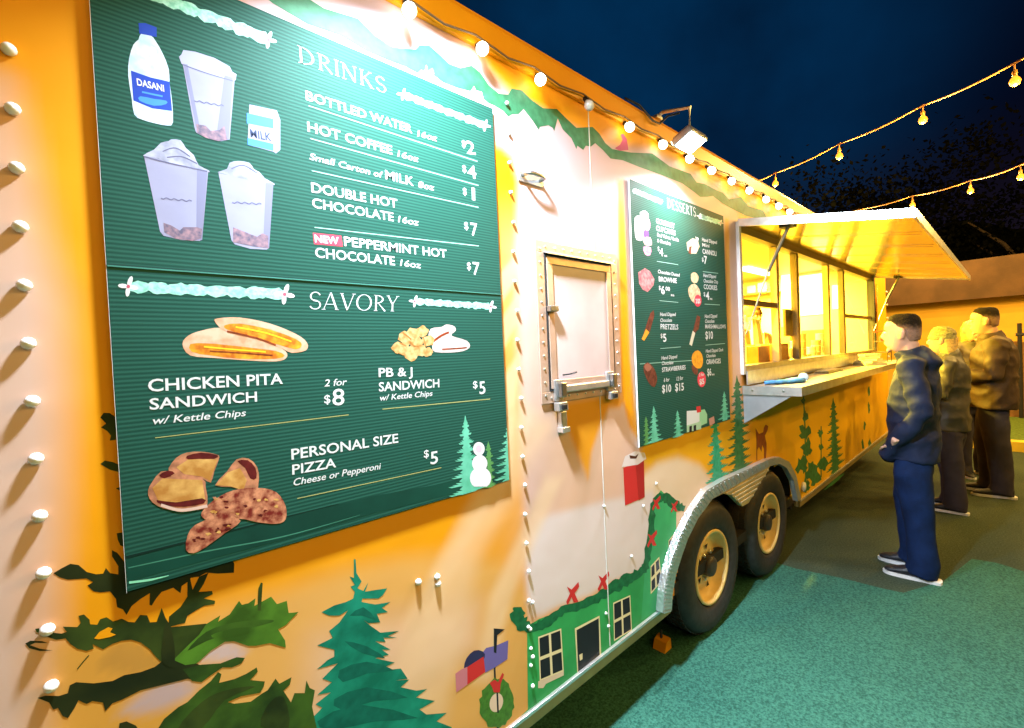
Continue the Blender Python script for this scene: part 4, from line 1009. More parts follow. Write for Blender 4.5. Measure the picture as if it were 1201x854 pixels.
# dark wheel well behind
bm = bmesh.new()
box(bm, 1.98, 3.95, W+0.33, W+0.36, 0.25, 1.05); box(bm, 1.98, 3.95, W+0.045, W+0.36, 1.02, 1.05); box(bm, 1.95, 1.98, W+0.045, W+0.36, 0.3, 1.05); box(bm, 3.95, 3.98, W+0.045, W+0.36, 0.3, 1.05)
fin(bm, 'wheel_well', M_under, trailer)
bm = bmesh.new(); box(bm, U0+.2, U1-.2, W+0.4, W+0.5, 0.2, 0.34); box(bm, U0+.2, U1-.2, W+1.8, W+1.9, 0.2, 0.34); box(bm, 2.47, 2.57, W+0.2, W+2.2, 0.3, 0.38); box(bm, 3.35, 3.45, W+0.2, W+2.2, 0.3, 0.38)
fin(bm, 'chassis', M_under, trailer)
# fender band: outer edge / inner edge, standing proud of the wall
out_ = [(777,719),(779,695),(783,672),(790,650),(799,626),(812,600),(829,575),(851,562),(878,550),(901,539),(914,536),(926,542),(934,558),(940,585)]
inn_ = [(788,716),(789,697),(793,674),(800,652),(807,632),(819,608),(836,585),(857,573),(882,558),(903,547),(914,544),(923,549),(931,564),(936,588)]
def chunk(i0, i1, name, m, y0, y1, off):
    a = [wp(*p, off) for p in out_[i0:i1+1]]; b = [wp(*p, off) for p in inn_[i0:i1+1]]
    bm = bmesh.new()
    pts = [(q[0], y0, q[1]) for q in a]+[(q[0], y0, q[1]) for q in b[::-1]]
    prism(bm, pts, (0, y1-y0, 0))
    return fin(bm, name, m, trailer)
def tread_plate():
    m = bpy.data.materials.new('tread_plate'); m.use_nodes = True
    t = m.node_tree; b = t.nodes['Principled BSDF']; L = t.links
    tcn = t.nodes.new('ShaderNodeTexCoord'); vo = t.nodes.new('ShaderNodeTexVoronoi'); vo.inputs['Scale'].default_value = 75
    L.new(tcn.outputs['Object'], vo.inputs['Vector'])
    bu = t.nodes.new('ShaderNodeBump'); bu.inputs['Strength'].default_value = 0.35; bu.inputs['Distance'].default_value = 0.01
    L.new(vo.outputs['Distance'], bu.inputs['Height']); L.new(bu.outputs[0], b.inputs['Normal'])
    b.inputs['Base Color'].default_value = (0.75, 0.77, 0.78, 1); b.inputs['Metallic'].default_value = 0.8; b.inputs['Roughness'].default_value = 0.3
    return m
M_tp = tread_plate()
fd = chunk(0, 13, 'fender_trim', M_tp, W-0.035, W-0.001, 0.035)
# raised cross bars pressed in the band
bm = bmesh.new()
def lerp(a, b, t): return np.array(a, float)*(1-t)+np.array(b, float)*t
tot = 64
for k in range(tot):
    f = k/tot*13; i = int(f); t = f-i
    if f > 9: break
    a = wp(*lerp(out_[i], out_[i+1], t), 0.035); b = wp(*lerp(inn_[i], inn_[i+1], t), 0.035)
    a = lerp(a, b, .12); b = lerp(a, b, .86); d = np.array(b)-np.array(a); d /= np.linalg.norm(d); nn = np.array((-d[1], d[0]))*0.0035
    pts = [(p[0], W-0.0352, p[1]) for p in (a+nn, b+nn, b-nn, a-nn)]
    prism(bm, pts, (0, -0.003, 0))
o = fin(bm, 'tread_bars', M_alu, fd); o['kind'] = 'stuff'
# skirt between the wheels, ribbed
sk = [(836,585),(857,573),(882,558),(903,547),(898,557),(891,567),(884,580),(878,590),(871,594),(865,588),(858,581),(848,579)]
bm = bmesh.new(); prism(bm, [(q[0], W-0.028, q[1]) for q in [wp(*p, 0.028) for p in sk]], (0, 0.027, 0))
M_gold = mat('gold_sheet', (0.72, 0.60, 0.36), 0.35, 0.4)  # gold-coloured sheet for the ribbed skirt
sko = fin(bm, 'wheel_skirt', M_gold, trailer)
skz = [wp(*p, 0.028) for p in sk]
for k in range(6):
    z = wp(871,594,.028)[1]+0.03+k*0.026
    xs = []
    for (a, b) in zip(skz, skz[1:]+skz[:1]):
        if (a[1]-z)*(b[1]-z) < 0: xs.append(a[0]+(b[0]-a[0])*(z-a[1])/(b[1]-a[1]))
    if len(xs) >= 2:
        xs.sort()
        bm = bmesh.new(); box(bm, xs[0]+.01, xs[-1]-.01, W-0.034, W-0.0285, z-0.006, z+0.006, 0.002); fin(bm, 'rib', M_gold, sko)
# pale marker lamp behind second wheel
u, z = wp(938, 573); bm = bmesh.new(); lathe(bm, [(0.04, 0.0), (0.038, -0.018), (0.0001, -0.024)], 16, (u+.06, W-0.001, z), 'Y'); fin(bm, 'marker_lamp', M_white, trailer, True)

# ------------------------------------------------------------------ serving window
wf = bmesh.new()
wu0, wu1, wz0, wz1 = WIN
box(wf, wu0-.035, wu0, W-0.02, W+0.05, wz0-.03, wz1+.03, 0.003)
fin(wf, 'window_jamb', mat('jamb_pale', (0.7,0.68,0.66), 0.4, 0.3), trailer)
abox('window_jamb', wu1, wu1+.07, W-0.02, W+0.05, wz0-.03, wz1+.03, M_dark, trailer)
abox('window_head', wu0, wu1, W-0.018, W+0.05, wz1-.035, wz1+.012, mat('dark_bronze', (0.07,0.05,0.03), 0.4, 0.5), trailer)
abox('window_sill', wu0, wu1, W-0.022, W+0.06, wz0-.02, wz0+.025, M_steel, trailer)
abox('back_lip', wu0, wu1, W-0.03, W-0.0205, 1.345, wz0-.01, M_alu, trailer)
mull = [wp(913.5, 360)[0], wp(936.5, 350)[0], wp(972.7, 350)[0], wp(990.5, 360)[0]]
M_br = mat('bronze_frame', (0.16, 0.12, 0.06), 0.35, 0.6)
for i, u in enumerate(mull):
    abox('mullion', u-.025-.004*i, u+.025+.004*i, W+0.0, W+0.045, wz0+.026, wz1-.036, M_br if i % 2 else mat('gold_frame', (0.5,0.38,0.2), 0.35, 0.5), trailer)
edges_ = [wu0]+mull+[wu1]
M_glass = bpy.data.materials.new('window_glass'); M_glass.use_nodes = True
t = M_glass.node_tree; t.nodes.clear()
oo = t.nodes.new('ShaderNodeOutputMaterial'); mx = t.nodes.new('ShaderNodeMixShader'); tr = t.nodes.new('ShaderNodeBsdfTransparent'); gl = t.nodes.new('ShaderNodeBsdfGlossy'); fr = t.nodes.new('ShaderNodeFresnel')
gl.inputs['Roughness'].default_value = 0.05; fr.inputs['IOR'].default_value = 1.35; tr.inputs['Color'].default_value = (0.97, 0.96, 0.90, 1)
gi = t.nodes.new('ShaderNodeNewGeometry'); mm = t.nodes.new('ShaderNodeMath'); mm.operation = 'MULTIPLY'; iv = t.nodes.new('ShaderNodeMath'); iv.operation = 'SUBTRACT'; iv.inputs[0].default_value = 1.0; t.links.new(gi.outputs['Backfacing'], iv.inputs[1]); t.links.new(fr.outputs[0], mm.inputs[0]); t.links.new(iv.outputs[0], mm.inputs[1]); t.links.new(mm.outputs[0], mx.inputs[0]); t.links.new(tr.outputs[0], mx.inputs[1]); t.links.new(gl.outputs[0], mx.inputs[2]); t.links.new(mx.outputs[0], oo.inputs[0])
for i in range(5):
    a, b = edges_[i]+.03, edges_[i+1]-.03
    if i in (0, 4):
        zm = wp(890, 356)[1] if i == 0 else wp(1000, 371)[1]
        abox('transom', a-.003, b+.003, W+0.002, W+0.04, zm-.018, zm+.018, M_br, trailer)
        abox('pane', a, b, W+0.018, W+0.022, zm+.019, wz1-.037, M_glass, trailer)
        if i == 4: abox('pane', a, b, W+0.018, W+0.022, wz0+.027, zm-.019, M_glass, trailer)
    else:
        abox('pane', a, b, W+0.018, W+0.022, wz0+.027, wz1-.037, M_glass, trailer)
# awning flap with folded edges
hy, hz_, oy, oz = W-0.012, 2.335, 0.325, 2.185
aw = bmesh.new()
th = 0.028
prism(aw, [(wu0-.02, hy, hz_), (wu0-.02, oy, oz), (wu0-.02, oy, oz+th), (wu0-.02, hy, hz_+th)], (3.96, 0, 0))
M_aw = mat('awning_sheet', (0.95, 0.84, 0.36), 0.16, 0.9, 0.1, 2.5, 0.8, 1.3)
awo = fin(aw, 'awning', M_aw, trailer)
for uu in (wu0-.034, wu0+3.941):
    bm = bmesh.new(); prism(bm, [(uu, hy, hz_-.012), (uu, oy-.01, oz-.012), (uu, oy-.01, oz+th+.006), (uu, hy, hz_+th+.006)], (0.013, 0, 0)); fin(bm, 'awning_edge', M_alu, awo)
bm = bmesh.new(); prism(bm, [(wu0-.02, oy-.012, oz-.014), (wu0-.02, oy-.0005, oz-.014), (wu0-.02, oy-.0005, oz+th+.006), (wu0-.02, oy-.012, oz+th+.006)], (3.96, 0, 0)); fin(bm, 'awning_edge', M_alu, awo)
for k in range(1, 7):
    uu = wu0-.02+3.96*k/7
    bm = bmesh.new(); prism(bm, [(uu, hy-.03, hz_-.0035-.0055), (uu, oy+.03, oz-.0035), (uu, oy+.03, oz-.0005), (uu, hy-.03, hz_-.006)], (0.02, 0, 0)); fin(bm, 'awning_rib', M_aw, awo)
for uu, (t0, b0) in ((3.06, ((903,275), 0)), (6.84, None or ((0, 0), 0))):
    bm = bmesh.new(); tube(bm, [(uu, W-0.26, 2.275), (uu-.02, W-0.15, 2.03)], 0.011, 8); s_ = fin(bm, 'gas_strut', M_steel, awo)
    bm = bmesh.new(); tube(bm, [(uu-.0201, W-0.1505, 2.03), (uu-.05, W-0.022, 1.66)], 0.005, 8); fin(bm, 'strut_rod', M_alu, s_)
    bm = bmesh.new(); box(bm, uu-.03, uu+.05, W-0.29, W-0.22, 2.275, 2.295); fin(bm, 'strut_bracket', M_dark, s_)
bm = bmesh.new(); tube(bm, [(7.1, W-0.02, 2.25), (6.98, W-0.03, 1.85), (7.02, W-0.02, 1.5)], 0.012, 6); fin(bm, 'conduit', M_orange, trailer, True)
# counter shelf
cy = 0.83
ct = bmesh.new(); box(ct, 2.985, 6.9, cy, W-0.031, 1.300, 1.336, 0.002); cto = fin(ct, 'counter', mat('counter_steel', (0.68,0.66,0.62), 0.3, 0.6, 0.12, 6, 0.1, 12), trailer)
bm = bmesh.new(); box(bm, 2.985, 6.9, cy-.004, cy-.0005, 1.286, 1.338); fin(bm, 'counter_edge', M_steel, cto)
bm = bmesh.new(); box(bm, 2.979, 2.9845, cy-.004, W-0.002, 1.286, 1.340); fin(bm, 'counter_edge', M_alu, cto)
bm = bmesh.new(); prism(bm, [(2.988, cy+.05, 1.285), (2.988, W-.002, 1.285), (2.988, W-.002, 1.105)], (0.012, 0, 0)); fin(bm, 'bracket', mat('bracket_alu', (0.5,0.52,0.56), 0.35, 0.7, 0.1, 9), cto)
for uu in (3.45, 4.1, 4.9, 5.7, 6.5):
    bm = bmesh.new(); prism(bm, [(uu, cy+.03, 1.2995), (uu, W-.002, 1.2995), (uu, W-.002, 1.235), (uu, W-.09, 1.22)], (0.03, 0, 0)); fin(bm, 'bracket', M_br, cto)
for uu in (3.0,):
    for yy in (W-.06, cy+.09):
        bm = bmesh.new(); lathe(bm, [(0.008, 0.0), (0.006, -0.005), (0.0001, -0.006)], 8, (2.979, yy, 1.315), 'X'); fin(bm, 'bolt', M_steel, cto)

# ------------------------------------------------------------------ inside the trailer
M_in = mat('kitchen_wall', (0.80, 0.70, 0.42), 0.45, 0, 0.05, 3)
M_inw = mat('kitchen_white', (0.85, 0.83, 0.75), 0.3, 0, 0.05, 3)
M_inb = mat('kitchen_brown', (0.42, 0.24, 0.06), 0.5, 0, 0.3, 4)
bm = bmesh.new()
box(bm, 2.2, 2.23, W+0.05, YB-.02, 0.42, 2.62); box(bm, 7.70, 7.73, W+0.05, YB-.02, 0.42, 2.62); box(bm, 2.23, 7.70, YB-.05, YB-.02, 0.42, 2.62)
fin(bm, 'interior_lining', M_in, trailer)
abox('interior_ceiling', 2.23, 7.70, W+0.05, YB-.06, 2.60, 2.63, M_in, trailer)
abox('interior_worktop', 2.3, 7.6, W+0.07, W+0.45, 1.26, 1.30, M_inw, trailer)
abox('wall_cupboard', 2.6, 4.1, YB-.45, YB-.051, 1.95, 2.35, M_inw, trailer)
abox('wall_cupboard', 4.6, 6.2, YB-.45, YB-.051, 1.85, 2.3, M_inw, trailer)
abox('wall_shelf', 2.5, 4.4, YB-.35, YB-.051, 1.68, 1.71, M_steel, trailer)
abox('refrigerator', 5.0, 5.8, YB-.75, YB-.46, 0.42, 1.82, M_inb, trailer, 0.02)
abox('interior_door', 6.5, 7.2, YB-.09, YB-.051, 0.5, 2.3, M_inb, trailer)
M_tubeL = mat('ceiling_tube', (1, .9, .6), 0.3, emit=(1.0, 0.82, 0.42), estr=9.0)
for uu in (3.1, 4.7, 6.3):
    abox('ceiling_lamp', uu, uu+1.0, W+1.15, W+1.3, 2.575, 2.599, M_tubeL, trailer)
    ld = bpy.data.lights.new('inside_lamp', 'AREA'); ld.shape = 'RECTANGLE'; ld.size = 1.0; ld.size_y = 0.16; ld.energy = INSIDE_W; ld.color = (1.0, 0.69, 0.06)
    lo_ = bpy.data.objects.new('inside_lamp', ld); COL.objects.link(lo_); lo_.location = (uu+.5, W+1.22, 2.56)
M_lb = mat('added_panel_glow', (1, .95, .8), 0.3, emit=(1.0, 0.93, 0.62), estr=2.6)  # glowing panels added in place of blown-out bright shapes
for (a, b, c, d), m_, nm in (((916,318,932,361), M_lb, 'added_glow_panel'), ((938,324,970,368), M_lb, 'added_glow_panel'), ((976,335,986,362), M_lb, 'added_glow_panel'), ((942,388,968,428), M_inb, 'equipment_rack'), ((916,384,930,424), mat('kitchen_tan', (0.62,0.42,0.12), .5), 'equipment_rack')):
    p_, q_ = at_u(a, b, 7.69), at_u(c, d, 7.69)
    abox(nm, 7.60 if 'rack' in nm else 7.68, 7.699, min(p_.y, q_.y), max(p_.y, q_.y), min(p_.z, q_.z), max(p_.z, q_.z), m_, trailer)
# things on the worktop and counter
def thing_box(name, x, y, z, w, d, h, m, label, cat, lidm=None, rot=0):
    t_ = empty(name, (x, y, z), label, cat)
    bm = bmesh.new(); box(bm, x-w/2, x+w/2, y-d/2, y+d/2, z, z+h, 0.003); fin(bm, 'carton', m, t_)
    bm = bmesh.new(); box(bm, x-w/2-.003, x+w/2+.003, y-.02, y+.02, z+h*.6, z+h+.002); fin(bm, 'tape', lidm or M_white, t_)
    return t_
for zy in (296, 322, 348):
    p_, q_ = at_u(862, zy, 7.5), at_u(911, zy, 7.5)
    zz = p_.z; y0_, y1_ = min(p_.y, q_.y), min(max(p_.y, q_.y), YB-.06)
    bm = bmesh.new(); box(bm, 7.42, 7.699, y0_, y1_, zz, zz+.02); sh_ = fin(bm, 'storage_shelf', M_inb, trailer)
    yy = y0_+.03
    while yy < y1_-.15:
        w_ = random.uniform(.07, .16); h_ = random.uniform(.06, .15)
        bm = bmesh.new(); box(bm, 7.5, 7.66, yy, yy+w_, zz+.0205, zz+.02+h_, .004); fin(bm, 'storage_tub', random.choice((M_inb, M_inw, mat('kitchen_tan', (0.62,0.42,0.12), .5), M_white)), sh_)
        yy += w_+random.uniform(.02, .06)
M_cb = mat('cardboard', (0.50, 0.22, 0.05), 0.7, 0, 0.15, 20)
thing_box('cardboard_box', 3.58, W+.17, 1.30, .22, .2, .28, M_cb, 'orange brown cardboard box behind the nearest serving window, left one', 'box')
thing_box('cardboard_box', 3.93, W+.17, 1.30, .36, .2, .29, M_cb, 'wider orange brown cardboard box behind the nearest serving window, right of the other', 'box')
for k, (x, y, h, c) in enumerate(((3.85,W+.36,.46,0),(4.05,W+.38,.42,1),(4.25,W+.36,.50,0),(4.45,W+.34,.38,1))):
    t_ = empty('paper_bag', (x, y, 1.30), ['crumpled white paper bag behind the left box in the serving window','pale paper bag behind the two cardboard boxes','tall white paper bag at the right of the cardboard boxes','short paper bag beside the first window post'][k], 'paper bag')
    bm = bmesh.new()
    loft(bm, [((x, y, 1.30), .07, .05, (1,0,0)), ((x+.01, y, 1.30+h*.5), .075, .055, (1,0,0)), ((x, y, 1.30+h*.85), .065, .04, (1,0,0)), ((x+.01, y, 1.30+h), .085, .02, (1,0,0))], 8)
    fin(bm, 'paper', M_inw if c == 0 else mat('kraft', (0.75,0.55,0.3), 0.7), t_)
u, z = wp(925, 368, 0)
pf = empty('framed_notice', (3.98, W+.05, 1.72), 'dark rectangular framed notice hanging inside the second window bay', 'picture')
bm = bmesh.new(); box(bm, 3.99, 4.19, W+.05, W+.06, 1.66, 1.84, .002); fin(bm, 'notice_sheet', mat('notice_dark', (0.10,0.09,0.03), 0.5, 0, 0.5, 30), pf)
for a in ((3.98,4.2,1.84,1.855),(3.98,4.2,1.645,1.66),(3.98,3.99,1.66,1.84),(4.19,4.2,1.66,1.84)):
    bm = bmesh.new(); box(bm, a[0], a[1], W+.046, W+.064, a[2], a[3]); fin(bm, 'notice_frame', M_br, pf)
for k in range(9):
    cx_ = 4.75+.17*k
    t_ = empty('paper_cup', (cx_, W+.30, 1.30), ['white paper cup stack just right of the second window post','white paper cup stack, second from the post','shorter paper cup stack behind the middle pane','paper cup stack behind the middle pane, beside the tall one','tall paper cup stack behind the middle pane','paper cup stack near the third window post','paper cup stack right of the third window post','small paper cup stack under the far pane','last paper cup stack before the far window post'][k], 'cup stack')
    hh_ = .16+.07*((k*5) % 4)
    bm = bmesh.new(); lathe(bm, [(.036, 0), (.045, .1), (.047, hh_), (.05, hh_+.008), (.0001, hh_+.008)], 12, (cx_, W+.30, 1.30)); fin(bm, 'cup', M_inw if k % 3 else mat('kraft', (0.75,0.55,0.3), 0.7), t_, True)
    bm = bmesh.new()
    for q in range(3): lathe(bm, [(.0485, hh_*(.4+.2*q)), (.052, hh_*(.4+.2*q)+.004), (.0485, hh_*(.4+.2*q)+.008)], 12, (cx_, W+.30, 1.30), cap0=False)
    o = fin(bm, 'rims', M_inw, t_); o['kind'] = 'stuff'
# red wire rack on the counter far end
rk = empty('candy_rack', (6.45, 1.0, 1.336), 'small wire rack with a red top tray at the far end of the serving counter', 'rack')
for zz in (0.10, 0.22, 0.33):
    bm = bmesh.new(); box(bm, 6.34, 6.58, .93, 1.06, 1.336+zz, 1.336+zz+.012); fin(bm, 'tray', mat('rack_red', (0.7,0.05,0.03), .4) if zz > .3 else M_br, rk)
for dx in (6.345, 6.575):
    for dy in (.935, 1.055):
        bm = bmesh.new(); tube(bm, [(dx, dy, 1.337), (dx, dy, 1.336+.40)], .005, 6); fin(bm, 'post', M_br, rk)
for k in range(5):
    bm = bmesh.new(); lathe(bm, [(.02, 0), (.022, .05), (.0001, .055)], 8, (6.38+.04*k, .99, 1.336+.232), 'Z'); fin(bm, 'sweet', mat('rack_red', (0.7,0.05,0.03), .4), rk)
# napkin pile, tray
np_ = empty('napkin_stack', (5.7, .98, 1.336), 'heap of pale yellow napkins on the counter before the far window', 'napkins')
for k in range(5):
    a = k*.35; bm = bmesh.new(); w_ = .17-.012*k
    pts = [(5.7+w_*math.cos(a+q), .98+w_*.8*math.sin(a+q), 1.337+.022*k) for q in (0, 1.57, 3.14, 4.71)]
    prism(bm, pts, (0, 0, .020)); fin(bm, 'napkin', mat('napkin', (0.8,0.72,0.4), .7), np_)
# blue glove like cloth on the near end of counter
gl_ = empty('blue_cloth', (3.25, .99, 1.337), 'crumpled blue cloth with a white ball end lying on the near end of the counter', 'cloth')
bm = bmesh.new()
c0, c1 = at_u(893,443,3.15), at_u(930,440,3.3)
loft(bm, [((3.10, 1.06, 1.352), .012, .006, (0,0,1)), ((3.17, 1.03, 1.352), .014, .028, (0,0,1)), ((3.25, .99, 1.350), .013, .035, (0,0,1)), ((3.33, .95, 1.355), .018, .03, (0,0,1)), ((3.38, .93, 1.352), .014, .02, (0,0,1))], 10)
bmesh.ops.subdivide_edges(bm, edges=bm.edges, cuts=1)
for v in bm.verts: v.co += Vector(noise.noise_vector(v.co*40))*.006
fin(bm, 'cloth_fold', mat('blue_cloth', (0.05,0.22,0.5), .7, 0, .3, 30), gl_, True)
bm = bmesh.new(); bmesh.ops.create_uvsphere(bm, u_segments=14, v_segments=10, radius=.03, matrix=Matrix.Translation((3.40, .93, 1.366))); fin(bm, 'ball_end', mat('pale_blue', (0.4,0.55,0.75), .5), gl_, True)
th_ = empty('serving_tongs', (4.5, .96, 1.337), 'dark serving tray lying along the middle of the counter', 'tray')
bm = bmesh.new(); box(bm, 4.3, 4.75, 1.0, 1.1, 1.337, 1.352, .003); fin(bm, 'tray_base', M_br, th_)
bm = bmesh.new(); box(bm, 4.32, 4.73, 1.015, 1.085, 1.3525, 1.358, .002); fin(bm, 'tray_liner', mat('napkin', (0.8,0.72,0.4)), th_)
th_.name = 'serving_tray'; WL['serving_tray'] = WL['serving_tongs']

# ------------------------------------------------------------------ flood lamps on the roof edge
def flood(u, label, y=W-0.135, z=2.56, power=FLOOD_W, s=0.68, yaw=0.0, col=COOL):
    t_ = empty('flood_lamp', (u, W, 2.70), label, 'flood lamp', 'flood lamps clamped to the trailer roof')
    bm = bmesh.new(); tube(bm, [(u-.03, W+.03, 2.715), (u-.03, W-.02, 2.735), (u-.03, y-.02, 2.70), (u-.02, y-.01, z+.035)], .009, 8); fin(bm, 'arm', M_alu, t_)
    bm = bmesh.new(); box(bm, u-.055, u-.005, W-.005, W+.06, 2.7105, 2.726, .002); fin(bm, 'clamp', M_alu, t_)
    # housing tips its face down and a little towards the wall
    rot = Matrix.Rotation(R(yaw), 4, 'Y') @ Matrix.Rotation(R(-24), 4, 'X')
    bm = bmesh.new(); box(bm, -.10, .10, -.065, .065, -.012, .028, .006); bm.transform(Matrix.Translation((u, y, z)) @ rot @ Matrix.Scale(s, 4)); hs = fin(bm, 'housing', M_alu, t_)
    bm = bmesh.new(); box(bm, -.088, .088, -.054, .054, -.016, -.0125); bm.transform(Matrix.Translation((u, y, z)) @ rot @ Matrix.Scale(s, 4)); fin(bm, 'lens', M_lens, hs)
    for k in range(6):
        bm = bmesh.new(); box(bm, -.08+.028*k, -.075+.028*k, -.05, .05, .0285, .045); bm.transform(Matrix.Translation((u, y, z)) @ rot @ Matrix.Scale(s, 4)); fin(bm, 'cooling_fin', M_steel, hs)
    ld = bpy.data.lights.new('flood', 'AREA'); ld.shape = 'RECTANGLE'; ld.size = .17*s; ld.size_y = .10*s; ld.energy = power; ld.color = col; ld.spread = R(150)
    lo_ = bpy.data.objects.new('flood', ld); COL.objects.link(lo_)
    lo_.matrix_world = Matrix.Translation((u, y, z)) @ rot @ Matrix.Translation((0, 0, -.020))
    return t_
flood(0.58, 'white flood lamp above the larger menu board, mostly out of the picture', W-0.27, 2.78, FLOOD_W*1.45, 1.0, -12, (0.72, 0.87, 1.0))
flood(2.12, 'glaring white flood lamp above the dessert menu board', W-0.135, 2.56, FLOOD_W*0.36, 0.8)
bm = bmesh.new(); tube(bm, [(1.80, W-.0, 2.712), (1.88, W-.02, 2.70), (1.98, W-.03, 2.655), (2.04, W-.03, 2.66), (2.08, W-.05, 2.70), (2.10, W-.1, 2.70)], .005, 6)
tag(fin(bm, 'power_cable', M_black, None, True), 'thin black cable looping over the roof edge to the flood lamp', 'cable')

# ------------------------------------------------------------------ globe string along the roof edge
def globe_meshes():
    bm = bmesh.new(); lathe(bm, [(.0001, -.026), (.011, -.0235), (.019, -.0165), (.0235, -.006), (.0235, .004), (.019, .015), (.012, .022), (.010, .030)], 18)
    g = bpy.data.meshes.new('bulb'); bm.to_mesh(g); bm.free(); g.materials.append(M_globe)
    for p in g.polygons: p.use_smooth = True
    g2 = g.copy(); g2.materials.clear(); g2.materials.append(M_globe_off)
    bm = bmesh.new(); lathe(bm, [(.0105, .026), (.012, .030), (.012, .048), (.006, .056), (.0001, .056)], 12)
    s_ = bpy.data.meshes.new('socket'); bm.to_mesh(s_); bm.free(); s_.materials.append(M_black)
    return g, g2, s_
gm, gm2, sm = globe_meshes()
gs = empty('globe_light_string', (2.0, W-.03, 2.6), 'string of small white globe bulbs along the top edge of the trailer wall', 'string lights')
us = [0.43, 0.689, 0.945, 1.205, 1.478, 1.758, 2.036, 2.30, 2.552, 2.816, 3.081, 3.369, 3.61, 3.842, 4.18, 4.45, 4.72, 5.0, 5.27, 5.54, 5.8]
cab = []
rb = random.Random(3)
for i, u in enumerate(us):
    y = W-.045; z = 2.555
    s = 0.82
    o = link('bulb', gm2 if i == 4 else gm, gs, (u, y, z)); o.rotation_euler = (R(-35+rb.uniform(-12,12)), R(rb.uniform(-20,20)), 0); o.scale = (s, s, s)
    q = link('socket', sm, gs, (u, y, z)); q.rotation_euler = o.rotation_euler; q.scale = (s, s, s)
    cab += [(u-.01, W-.026, 2.604), (u+.13, W-.024, 2.590+rb.uniform(-.004,.004))]
bm = bmesh.new(); tube(bm, cab, .0035, 6); fin(bm, 'cable', M_cable, gs, True)

# ------------------------------------------------------------------ amber festoons overhead
def festoon(label, P, n_vis, ext=0, extra_pts=()):
    """P: list of cable points; bulbs hang at each interior mark"""
    t_ = empty('festoon_string', P[0], label, 'string lights', 'amber festoon strings overhead')
    pts = []
    for a, b in zip(P, P[1:]):
        for k in range(6):
            f = k/6; c = Vector(a).lerp(Vector(b), f); c.z -= 0.03*math.sin(math.pi*f)
            pts.append(c)
    pts.append(Vector(P[-1]))
    bm = bmesh.new(); tube(bm, pts, .011, 6); fin(bm, 'cable', M_wire, t_, True)
    return t_
def fbulb(t_, p, s=1.0, drop=.13, energy=FESTOON_W):
    p = Vector(p)
    bm = bmesh.new(); tube(bm, [p+Vector((0,0,.015)), p+Vector((.02,0,-.02)), p+Vector((.0,0,-drop*.6))], .008, 6); sk_ = fin(bm, 'drop_wire', M_wire, t_, True)
    bm = bmesh.new(); lathe(bm, [(.018, 0), (.02, -.02), (.018, -.05), (.012, -.055)], 10, p+Vector((0,0,-drop*.5))); fin(bm, 'socket', mat('socket_amber', (0.5,0.25,0.05), .4), sk_, True)
    bm = bmesh.new(); lathe(bm, [(.014, 0), (.034, -.025), (.042, -.05), (.032, -.08), (.0001, -.096)], 12, p+Vector((0,0,-drop*.5-.05))); fin(bm, 'bulb', M_glow, sk_, True)
    ld = bpy.data.lights.new('festoon_bulb', 'POINT'); ld.energy = energy; ld.color = AMBER; ld.shadow_soft_size = .05
    lo_ = bpy.data.objects.new('festoon_bulb', ld); COL.objects.link(lo_); lo_.location = p+Vector((0,0,-drop*.5-.19))
def at_depth(px, py, d):
    r = ray(px, py); r = r/ (r@CF); return Vector((r[0]*d, r[1]*d, r[2]*d+H0))
A0, A1 = at_depth(880,213,7.4), at_depth(1201,68,4.3)
dv = (A1-A0)
f1 = festoon('upper amber bulb string rising from the trailer roof to the top right', [A0, at_depth(909,203,7.1), at_depth(984,169,6.2), at_depth(1082,124,5.3), A1, A1+Vector(dv)*.35, A1+Vector(dv)*.8], 4)
for px, d in (((909,203),7.1), ((984,169),6.2), ((1082,124),5.3), ((1190,75),4.36)): fbulb(f1, at_depth(*px, d))
for k in (.3, .65): fbulb(f1, A1+Vector(dv)*k)
B0, B1 = at_depth(968,254,10.5), at_depth(1201,192,6.4)
dw = B1-B0
f2 = festoon('lower amber bulb string running behind the raised awning', [B0, at_depth(1007,246,9.8), at_depth(1070,230,8.6), at_depth(1138,212,7.4), B1, B1+Vector(dw)*.5, B1+Vector(dw)*.95], 4)
for px, d in (((1007,246),9.8), ((1070,230),8.6), ((1138,212),7.4), ((1197,194),6.5)): fbulb(f2, at_depth(*px, d))
for k in (.28, .55, .85): fbulb(f2, B1+Vector(dw)*k)
fbulb(f2, B0.lerp(B1, .02), energy=240)

C0, C1 = Vector((-2.6, -2.3, 3.7)), Vector((6.5, -3.4, 3.9))  # extra unseen string, added to warm the left of the wall
f3 = festoon('added unseen amber bulb string behind the camera, warm fill for the trailer wall', [C0, C0.lerp(C1, .33), C0.lerp(C1, .66), C1], 4)
for k in (.08, .30, .52, .74): fbulb(f3, C0.lerp(C1, k), energy=110)
# ------------------------------------------------------------------ far end: lawn, kerb, fence, building, trees
M_grass = mat('lawn', (0.10, 0.17, 0.02), 0.9, 0, 0.3, 30, 0.6, 60)
abox('lawn', 9.25, 12.3, -7, .9, .0, .06, M_grass)['kind'] = 'structure'
k_ = abox('kerb', 9.05, 9.246, -7, .9, .0, .13, mat('kerb_paint', (0.75, 0.55, 0.05), .6)); k_['kind'] = 'structure'
bl = empty('building', (13, 0, 0), 'low orange lit building with a dark brown overhanging roof beyond the trailer', 'building')
abox('wall', 13.0, 13.2, -9, 9, 0, 2.40, mat('stucco_orange', (0.85, 0.50, 0.05), .8, 0, .06, 2, .2, 60), bl)
bm = bmesh.new(); prism(bm, [(12.6, -9, 2.27), (12.58, -9, 3.02), (13.4, -9, 3.06), (17, -9, 3.3), (17, -9, 2.5), (13.2, -9, 2.41), (12.9, -9, 2.36)], (0, 18, 0)); fin(bm, 'roof', mat('brown_roof', (0.10, 0.05, 0.02), .8, 0, .2, 3, .2, 30), bl)
